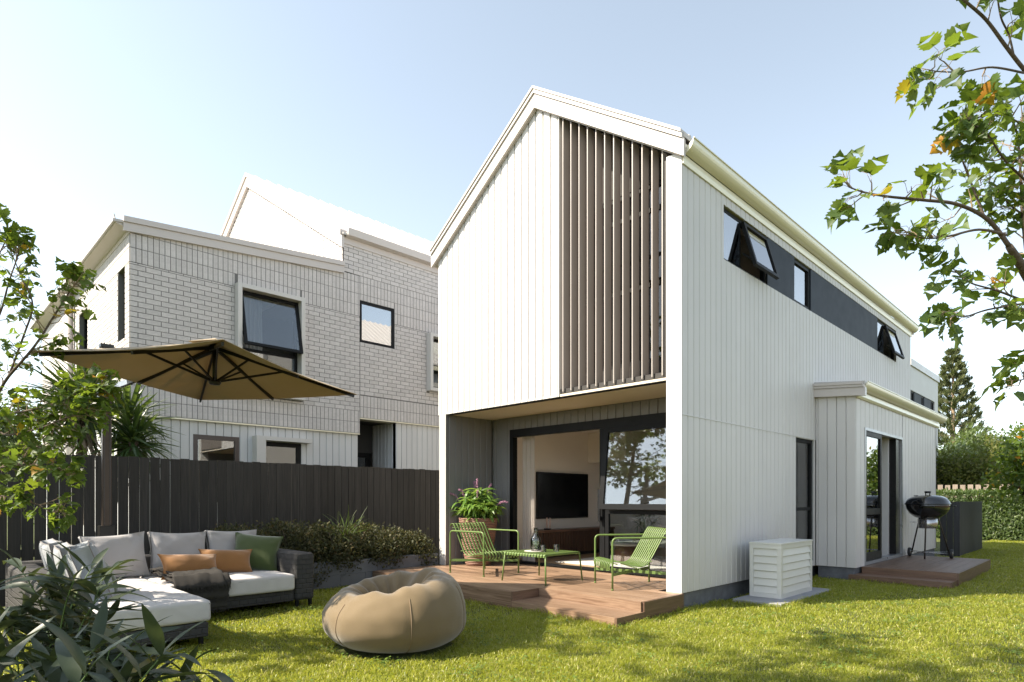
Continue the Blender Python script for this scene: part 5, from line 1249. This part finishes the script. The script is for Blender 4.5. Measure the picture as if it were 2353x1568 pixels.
ginger('cane plant with long narrow leaves in front of the sofa chaise', .55, -5.52, 26, .32, .5, .6, 200, 5, GG)
ginger('dark cane plant against the near woven side of the sofa', -.75, -5.75, 16, .55, .85, .5, 140, 8, GG)
ginger('low cane plant whose leaf tips show below the beanbag', 1.28, -4.82, 4, .24, .31, .6, 60, 9, GG, .06, .75)
random.seed(5)
# ---------------------------------------------------------------- potted plant
M['terracotta'] = None
m, nt, b = nodes('terracotta'); tc = nt.nodes.new('ShaderNodeTexCoord'); wv = nt.nodes.new('ShaderNodeTexWave'); wv.bands_direction = 'Z'; wv.inputs['Scale'].default_value = 12; wv.inputs['Distortion'].default_value = 2.2; wv.inputs['Detail'].default_value = 3; nt.links.new(tc.outputs['Object'], wv.inputs[0])
nt.links.new(mixc(nt, wv.outputs['Fac'], (.16, .08, .055), (.34, .19, .135)), b.inputs['Base Color']); b.inputs['Roughness'].default_value = .7; bumpn(nt, b, wv.outputs['Fac'], .7, .012); M['terracotta'] = m
PP = thing('potted_plant', 'terracotta ribbed pot with a light green flowering plant on the deck', 'plant', (-3.83, .4, ZD))
prof = [(0, 0), (.19, 0)] + [(.2 + .11*(i/40)**.8 + .004*math.sin(i*1.9), .02 + .73*i/40) for i in range(41)] + [(.305, .755), (.29, .75), (.285, .69), (0, .68)]
MB().lathe(prof, 40, (0, 0, 0), False).build('pot', M['terracotta'], PP, True, local=True)
M['pale_leaf'] = leafmat('pale_leaf', [(0, (.10, .2, .035)), (.6, (.17, .30, .06)), (1, (.25, .38, .10))], .42, .4, (.42, .6, .08))
PLV = [lancet(.085, 6, .3, b_) for b_ in (.8, 1.3, 1.8)]; pm = leaf_meshes('pot_leaf', PLV, M['pale_leaf']); L = []; mbt = MB(); fl_ = []
for s in range(34):
    a = random.uniform(0, 2*math.pi); q = math.sqrt(random.random()); out = q*.36; h = .42 - .24*q*q + random.uniform(-.07, .09)
    b0 = Vector((math.cos(a)*out*.45, math.sin(a)*out*.45, .67)); e = Vector((math.cos(a)*out, math.sin(a)*out, .72 + h)); P_ = smoothpath([b0, b0.lerp(e, .5) + UP*.06, e], 5); mbt.tube(P_, [.006 - .003*i/(len(P_)-1) for i in range(len(P_))], 6)
    for k in range(3, len(P_)):
        for r_ in range(2):
            an = random.uniform(0, 2*math.pi); f_ = Vector((math.cos(an), math.sin(an), random.uniform(.15, .8))).normalized(); L.append((P_[k], f_, (UP + rv(.25)).normalized(), random.uniform(.16, .3)))
    if s % 4 == 0: fl_.append((e, (e - P_[-3]).normalized()))
tag(mbt.build('stems', M['stem'], PP, True, local=True), kind='stuff')
leaf_objects(PP, pm, *[np.array([np.array(l[k]) for l in L[:300]]) for k in range(4)], local=True)
if len(L) > 300: joined('foliage', M['pale_leaf'], PP, PLV, *[np.array([np.array(l[k]) for l in L[300:]]) for k in range(4)], local=True)
M['petal'] = mat('petal', (.42, .2, .3), .6, .15, 60)
for e, d in fl_:
    mb = MB(); P_ = smoothpath([e, e + d*.08 + UP*.03, e + d*.16 + Vector((d.x, d.y, 0))*.05], 6); mb.tube(P_, .0025, 5)
    for p in P_[3:]:
        for k in range(5): q = p + rv(.008); mb.tube([q, q + rv(.006)], [.006, .003], 5)
    mb.build('flower_spike', M['petal'], PP, local=True)
PAL = [lancet(.045, 5, .3, b_) for b_ in (.6, 1.1)]; M['palm_leaf'] = leafmat('palm_leaf', [(0, (.03, .05, .02)), (1, (.06, .09, .03))], .4, .2)
L = []
for s in range(11):
    a = s*2.4; f0 = Vector((math.cos(a)*.5, math.sin(a)*.5, random.uniform(.5, 1.2))).normalized(); c = f0*random.uniform(.15, .3) + UP*.13
    for k in range(9):
        f_ = (f0*.6 + rv(.6)).normalized(); L.append((c, f_, (UP + rv(.3)).normalized(), random.uniform(.12, .2)))
leaf_objects(IP, leaf_meshes('palm_leaf', PAL, M['palm_leaf']), *[np.array([np.array(l[k]) for l in L]) for k in range(4)], local=True)
mbt = MB()
for s in range(11): a = s*2.4; mbt.tube([(0, 0, .12), tuple(L[s*9][0])], .004, 5)
tag(mbt.build('stems', M['stem'], IP, True, local=True), kind='stuff')

# ---------------------------------------------------------------- shrubs, hedge, trees
QL = [quadleaf(.30, .25), quadleaf(.24, .4), quadleaf(.36, .1)]
def blob_points(blobs, n):
    # points near the skin of several ellipsoids
    P_, N_ = [], []; wts = np.array([b_[1][0]*b_[1][1] + b_[1][0]*b_[1][2] for b_ in blobs]); cnt = (n*wts/wts.sum()).astype(int)
    for (c, r_), k in zip(blobs, cnt):
        d = rng.normal(size=(k, 3)); d /= np.linalg.norm(d, axis=1, keepdims=True); q = rng.random(k)**.35*(.72 + .36*rng.random(k))
        q *= 1 + .16*fnoise(d*1.0, 4.3, c[0]) + .1*fnoise(d, 9.1, c[1])
        P_.append(np.array(c) + d*q[:, None]*np.array(r_)); N_.append(d)
    return np.concatenate(P_), np.concatenate(N_)
def foliage(name, m, parent, blobs, n, size, up=.4, variants=QL, zmin=.02, face=1.):
    P_, N_ = blob_points(blobs, n); k = P_[:, 2] > zmin; P_, N_ = P_[k], N_[k]
    f_ = N_*.6 + rng.normal(size=P_.shape)*.6 + np.array([0, 0, up]); nr = N_*face + rng.normal(size=P_.shape)*.5 + np.array([0, 0, .5])
    return joined(name, m, parent, variants, P_, f_, nr, size*rng.uniform(.6, 1.3, len(P_)))
M['coprosma'] = leafmat('coprosma', [(0, (.028, .034, .012)), (.5, (.055, .06, .02)), (.85, (.085, .078, .022)), (1, (.10, .06, .02))], .65, .2, (.2, .2, .05))
shr = [(-2.95, 'bushy dark olive shrub at the sofa end of the planter', .95, .36), (-2.3, 'dark olive shrub spilling down the planter wall, second from the sofa', .98, .40), (-1.65, 'dark olive shrub in the middle of the planter with grass blades in it', .93, .37), (-.95, 'dark olive shrub trailing over the deck corner', .90, .38), (-.35, 'small bronze tinted shrub in the planter next to the house', .80, .31)]
for i, (y, lab, top, r_) in enumerate(shr):
    t = thing('planter_shrub', lab, 'shrub', (-4.7, y, .3), 'shrubs in the planter')
    bl_ = [((-4.72, y, top - .34), (.42, r_, .32)), ((-4.5, y + .1, top - .42), (.3, r_*.85, .32)), ((-4.85, y - .15, top - .25), (.3, r_*.7, .25))]
    if i < 4: bl_ += [((-4.36, y + random.uniform(-.1, .1), (.34, .28, .45, .42, .5)[i]), (.2, r_*.95, (.32, .3, .26, .24, .15)[i])), ((-4.38, y - .2, .45), (.16, .2, .2))]
    foliage('foliage', M['coprosma'], t, bl_, 7000, .042, .5)
    mb = MB(); 
    for k in range(5): e = Vector((-4.7 + random.uniform(-.25, .3), y + random.uniform(-.25, .25), top - .15)); mb.tube([(-4.7, y, .28), Vector((-4.7, y, .28)).lerp(e, .5) + rv(.03), e], [.012, .008, .004], 5)
    mb.build('stem', M['bark'], t, True)
GB = [lancet(.012, 6, .3, b_) for b_ in (.6, 1.2, 1.8)]
t = thing('planter_grass', 'tuft of thin arching grass blades among the planter shrubs', 'grass', (-4.6, -1.55, .3))
L = [(Vector((-4.6 + random.gauss(0, .03), -1.55 + random.gauss(0, .04), .6)), Vector((random.gauss(0, .5), random.gauss(0, .5), 1)).normalized(), rv(1), random.uniform(.3, .65)) for k in range(60)]
M['grass_tuft'] = leafmat('grass_tuft', [(0, (.05, .08, .02)), (1, (.12, .16, .05))], .5, .3)
joined('blades', M['grass_tuft'], t, GB, *[np.array([np.array(l[k]) for l in L]) for k in range(4)])

HG = thing('clipped_hedge', 'clipped green hedge in front of the pale paling fence', 'hedge', (1.2, 17.8, 0))
n = 26000; P_ = np.stack([rng.uniform(-2.5, 5, n), 17.4 + np.abs(rng.normal(0, .12, n)), rng.uniform(.0, 1.46, n)], -1); top = rng.random(n) < .22; P_[top, 2] = 1.46 + rng.normal(0, .03, top.sum()); P_[top, 1] = rng.uniform(17.4, 18.4, top.sum())
P_[:, 1] += .07*fnoise(P_, 3, 1); N_ = np.where(top[:, None], np.array([0, 0, 1.]), np.array([0, -1., .3]))
M['hedge'] = leafmat('hedge', [(0, (.05, .085, .03)), (.5, (.085, .13, .04)), (1, (.15, .19, .07))], .38, .3)
joined('foliage', M['hedge'], HG, [lancet(.16, 3, .3, .4), lancet(.13, 3, .3, .9)], P_, N_*.5 + rng.normal(size=P_.shape)*.6 + np.array([0, 0, .6]), N_ + rng.normal(size=P_.shape)*.5, rng.uniform(.07, .14, n))
mb = MB(); mb.box(-2.4, 4.9, 17.6, 18.3, 0, 1.3); mb.build('core', mat('hedge_core', (.015, .02, .008), .95), HG)
def crown_tree(label, c, rad, h0, m, n, leaf, seed, cat='tree', grp='garden trees beyond the fence', nb=9, name='garden_tree'):
    random.seed(seed); t = thing(name, label, cat, (c[0], c[1], 0), grp); bl_ = []
    for k in range(nb):
        a = random.uniform(0, 2*math.pi); q = math.sqrt(random.random()); bl_.append(((c[0] + math.cos(a)*q*rad[0]*.62, c[1] + math.sin(a)*q*rad[1]*.62, c[2] + random.uniform(-.55, .6)*rad[2]*(1 - .5*q)), tuple(r_*random.uniform(.34, .52) for r_ in rad)))
    foliage('crown', m, t, bl_, n, leaf, .3)
    mb = MB(); mb.tube([(c[0], c[1], 0), (c[0] + .05, c[1], h0*.5), (c[0], c[1] + .05, c[2])], [.16, .12, .05], 8)
    for b_ in bl_[:6]: mb.tube([(c[0], c[1], max(.4, h0*.7)), Vector((c[0], c[1], c[2]*.8)).lerp(Vector(b_[0]), .6), b_[0]], [.07, .045, .015], 6)
    mb.build('trunk', M['bark'], t, True); return t
M['t_grey'] = leafmat('t_grey', [(0, (.045, .07, .04)), (1, (.085, .115, .065))], .5, .2); M['t_mid'] = leafmat('t_mid', [(0, (.07, .10, .03)), (1, (.13, .17, .06))], .5, .3)
M['t_olive'] = leafmat('t_olive', [(0, (.08, .085, .02)), (.7, (.12, .125, .025)), (1, (.16, .13, .03))], .5, .35); M['t_deep'] = leafmat('t_deep', [(0, (.025, .05, .022)), (1, (.05, .085, .035))], .5, .25)
def atw(px, w): p = at(px, HY, w); return p.x, p.y
x, y = atw(2175, 30); crown_tree('rounded grey-green tree at the foot of the tall pine', (x, y, 2.7), (2.3, 2.3, 2.2), 1.5, M['t_grey'], 9000, .16, 1)
x, y = atw(2290, 34); crown_tree('tall pale green tree behind the hedge at the right', (x, y, 3.6), (3.0, 3.0, 2.7), 2, M['t_mid'], 12000, .17, 2)
x, y = atw(2270, 24); crown_tree('olive yellow bushy tree just behind the paling fence', (x, y, 2.2), (2.2, 2.0, 1.9), 1, M['t_olive'], 11000, .12, 3)
x, y = atw(2165, 25); crown_tree('deep green shrubby tree left of the olive tree behind the fence', (x, y, 1.9), (1.3, 1.3, 1.3), .8, M['t_deep'], 6000, .12, 4)
x, y = atw(2390, 14.5); crown_tree('loose maple like bush at the right edge in front of the hedge', (x, y, 1.75), (1.15, 1.2, 1.5), .8, M['maple'], 4200, .12, 6, 'tree', None, name='edge_bush')
x, y = atw(40, 17); crown_tree('pale green tree far left behind the fence', (x, y, 2.1), (2.2, 2.2, 1.9), 1, M['t_mid'], 8000, .11, 7)
x, y = atw(-60, 14); crown_tree('dark leafy tree at the far left behind the fence', (x, y, 2.6), (1.6, 1.6, 1.8), 1, M['t_deep'], 7000, .11, 8)
x, y = atw(110, 20); crown_tree('round shrubby tree between the far left trees and the brick house', (x, y, 1.5), (1.6, 1.6, 1.7), 1, M['t_mid'], 6000, .1, 9)
random.seed(6)
# tall pine
x, y = atw(2190, 45); NP = thing('tall_pine', 'tall conical pine with upswept whorled branches behind the houses', 'tree', (x, y, 0))
MB().tube([(x, y, 0), (x, y, 6), (x, y, 12.2)], [.25, .16, .03], 8).build('trunk', M['bark_pale'], NP, True)
pos, fw_ = [], []; mbt = MB()
for w in range(14):
    z = 4.6 + 7.4*(w/13)**.92; rad = 1.95*(1 - w/13)**.9 + .2
    for k in range(6):
        a = k*math.pi/3 + w*.5 + random.uniform(-.15, .15); d = Vector((math.cos(a), math.sin(a), 0)); p0 = Vector((x, y, z - .3*rad)); P_ = smoothpath([p0, p0 + d*rad*.5 + UP*.02, p0 + d*rad*.85 + UP*.22*rad, p0 + d*rad + UP*.42*rad], 4); mbt.tube(P_, [.03, *[.02]*(len(P_)-2), .01], 5)
        for j, p in enumerate(P_[3:]):
            for q in range(18): pos.append(p + rv(.075)); fw_.append((d*.5 + UP*.9 + rv(.35)).normalized())
tag(mbt.build('branches', M['bark_pale'], NP), kind='stuff')
M['pine'] = leafmat('pine', [(0, (.08, .10, .05)), (1, (.16, .17, .07))], .6, .15)
joined('needles', M['pine'], NP, [lancet(.12, 3, .5, -.3), lancet(.1, 3, .5, .2)], [np.array(p) for p in pos], [np.array(f_) for f_ in fw_], rng.normal(size=(len(pos), 3)), rng.uniform(.22, .36, len(pos)))
# cabbage trees behind the fence
SW = [lancet(.04, 6, .35, b_) for b_ in (.15, .5, .9, 1.5)]
M['sword'] = leafmat('sword', [(0, (.02, .045, .018)), (.6, (.04, .075, .03)), (1, (.10, .13, .055))], .32, .25)
M['dead_leaf'] = leafmat('dead_leaf', [(0, (.22, .17, .12)), (1, (.38, .3, .23))], .7, .2, (.4, .3, .2))
swm = leaf_meshes('sword_leaf', SW, M['sword'])
def cabbage(label, heads, base):
    t = thing('cabbage_tree', label, 'tree', (base[0], base[1], 0), 'cabbage trees behind the fence'); L = []; D_ = []
    for c, r_, n in heads:
        c = Vector(c); MB().tube(smoothpath([(base[0], base[1], 0), Vector((base[0], base[1], 0)).lerp(c, .5) + rv(.05), c], 4), .06, 8).build('trunk', M['bark'], t, True)
        for k in range(n):
            q = random.random(); el = R(85 - 125*q); a = random.uniform(0, 2*math.pi); f_ = Vector((math.cos(a)*math.cos(el), math.sin(a)*math.cos(el), math.sin(el)))
            L.append((c + f_*.04 - UP*.12*q, f_, (UP*.8 + rv(.25) - f_*.2), r_*random.uniform(.8, 1.1)))
        for k in range(34):
            a = random.uniform(0, 2*math.pi); f_ = Vector((math.cos(a)*.35, math.sin(a)*.35, -1)).normalized(); D_.append((c - UP*random.uniform(.1, .35) + rv(.03), f_, rv(1), r_*random.uniform(.6, 1.)))
    cast(t, swm, SW, M['sword'], L, 300)
    tag(joined('dead_skirt', M['dead_leaf'], t, SW[:2], *[np.array([np.array(l[k]) for l in D_]) for k in range(4)]), kind='stuff')
cabbage('cabbage tree with two spiky heads under the umbrella edge', [((-6.75, -4.35, 2.62), .72, 170), ((-6.95, -3.75, 2.45), .68, 130)], (-6.85, -4.1))
cabbage('lower cabbage tree with one spiky head right of the umbrella post', [((-6.45, -3.80, 2.08), .58, 150)], (-6.5, -3.75))

# ---------------------------------------------------------------- lawn
def lawn(name, region, dens, hmin, hmax, w, seed, ok):
    g = np.random.default_rng(seed); x0, x1, y0, y1 = region; n = int((x1-x0)*(y1-y0)*dens)
    P_ = np.stack([g.uniform(x0, x1, n), g.uniform(y0, y1, n)], -1); P_ = P_[ok(P_[:, 0], P_[:, 1])]
    q_ = np.stack([P_[:, 0], P_[:, 1], P_[:, 0]*.3], -1); cl = .5 + .35*fnoise(q_, 2.2, 1) + .4*fnoise(q_, 7.1, 3); P_ = P_[g.random(len(P_)) < .62 + .5*cl]; q_ = np.stack([P_[:, 0], P_[:, 1], P_[:, 0]*.3], -1); cl = np.clip(.5 + .35*fnoise(q_, 2.2, 1) + .4*fnoise(q_, 7.1, 3), 0, 1.2); n = len(P_)
    h = g.uniform(hmin, hmax, n)*(.6 + .75*cl)*np.where(g.random(n) < .04, 1.5, 1.); a = g.uniform(0, 2*np.pi, n); ln = np.abs(g.normal(0, .8, n)) + .35
    d = np.stack([np.cos(a), np.sin(a)], -1); s = np.stack([-d[:, 1], d[:, 0]], -1)*(w*g.uniform(.6, 1.3, n))[:, None]
    ang = g.uniform(0, np.pi, n); s = np.stack([np.cos(ang), np.sin(ang)], -1)*(w*g.uniform(.6, 1.3, n))[:, None]
    V = np.zeros((n, 5, 3)); V[:, 0, :2] = P_ - s; V[:, 1, :2] = P_ + s
    m_ = P_ + d*(h*ln*.35)[:, None]; V[:, 2, :2] = m_ - s*.8; V[:, 3, :2] = m_ + s*.8; V[:, 2, 2] = V[:, 3, 2] = h*.6
    V[:, 4, :2] = P_ + d*(h*ln)[:, None]; V[:, 4, 2] = h*(1 - .38*np.minimum(ln, 1.4))
    b_ = (np.arange(n)*5)[:, None]; F_ = np.concatenate([b_ + np.array([[0, 1, 3]]), b_ + np.array([[0, 3, 2]]), b_ + np.array([[2, 3, 4]])], 1).reshape(-1, 3)
    o = link(name, np_mesh(name, V.reshape(-1, 3), F_, True), None, M['grass']); tag(o, 'short green lawn grass round the house', 'grass', kind='stuff'); return o
M['grass'] = leafmat('grass', [(0, (.17, .215, .022)), (.5, (.31, .345, .04)), (.82, (.44, .45, .07)), (.93, (.6, .54, .22)), (1, (.68, .6, .33))], .34, .45, (.72, .73, .06), .9)
def free(x, y):
    k = ~((x > -4.31) & (x < .03) & (y > -1.26)) & ~((x > -4.5) & (x < .0) & (y > -.1)) & ~((x < -4.33) & (y > -3.46)) & ~((x < .6) & (y > 4.15)) & ~((x > .5) & (x < 1.81) & (y > 4.1) & (y < 7.35)) & ~((x > .14) & (x < .72) & (y > .95) & (y < 2.66)) & ~((x < .9) & (y > 9.8) & (y < 14))
    k &= ~(((x + .9)**2 + (y + 3.18)**2) < .5**2) & ~((x < .0) & (y > -.1) & (y < 13))
    return k
def dist(x, y): return np.hypot(x - CAM.x, y - CAM.y)
lawn('lawn_grass', (-3.4, 3.4, -5.3, -.3), 9000, .026, .052, .0026, 1, lambda x, y: free(x, y) & (dist(x, y) < 6.2))
lawn('lawn_grass', (-5.4, 3.6, -6.4, 4.0), 4200, .026, .052, .0036, 2, lambda x, y: free(x, y) & (dist(x, y) >= 6.0) & (dist(x, y) < 10.5))
lawn('lawn_grass', (-.5, 5.0, 3, 17.5), 1900, .026, .05, .0055, 3, lambda x, y: free(x, y) & (dist(x, y) >= 10.3))
lawn('lawn_grass', (-5.4, 1.2, -8, -5), 1800, .03, .065, .005, 4, lambda x, y: dist(x, y) > 2.2)

for i, rg in enumerate(((-4.3, .0, -1.33, -1.262), (.035, .1, -1.27, .9), (.005, .06, .0, .94), (.72, .78, .95, 2.7), (.14, .72, .88, .95), (.5, 1.82, 4.02, 4.088), (1.825, 1.89, 4.1, 7.4), (.005, .06, 2.66, 4.1))):
    lawn('edge_grass', rg, 5200, .045, .085, .0028, 20 + i, lambda x, y: x > -9)
# clover and small weeds in the turf
g = np.random.default_rng(9); n = 9000; cx0 = g.uniform(-3, 3.4, 260); cy0 = g.uniform(-5.2, 3.5, 260); k = g.integers(0, 260, n)
X_ = cx0[k] + g.normal(0, .07, n); Y_ = cy0[k] + g.normal(0, .07, n); ok = free(X_, Y_) & (dist(X_, Y_) < 9.5); X_, Y_ = X_[ok], Y_[ok]; n = len(X_)
a_ = g.uniform(0, 2*np.pi, n); M['clover'] = leafmat('clover', [(0, (.10, .17, .03)), (1, (.2, .28, .06))], .5, .35, (.4, .5, .06))
co = joined('clover', M['clover'], None, [quadleaf(.45, .1), quadleaf(.5, .25)], np.stack([X_, Y_, g.uniform(.025, .055, n)], -1), np.stack([np.cos(a_), np.sin(a_), g.uniform(-.2, .5, n)], -1), np.stack([g.normal(0, .3, n), g.normal(0, .3, n), np.ones(n)], -1), g.uniform(.014, .028, n))
tag(co, 'clover patches growing in the lawn', 'clover', kind='stuff')
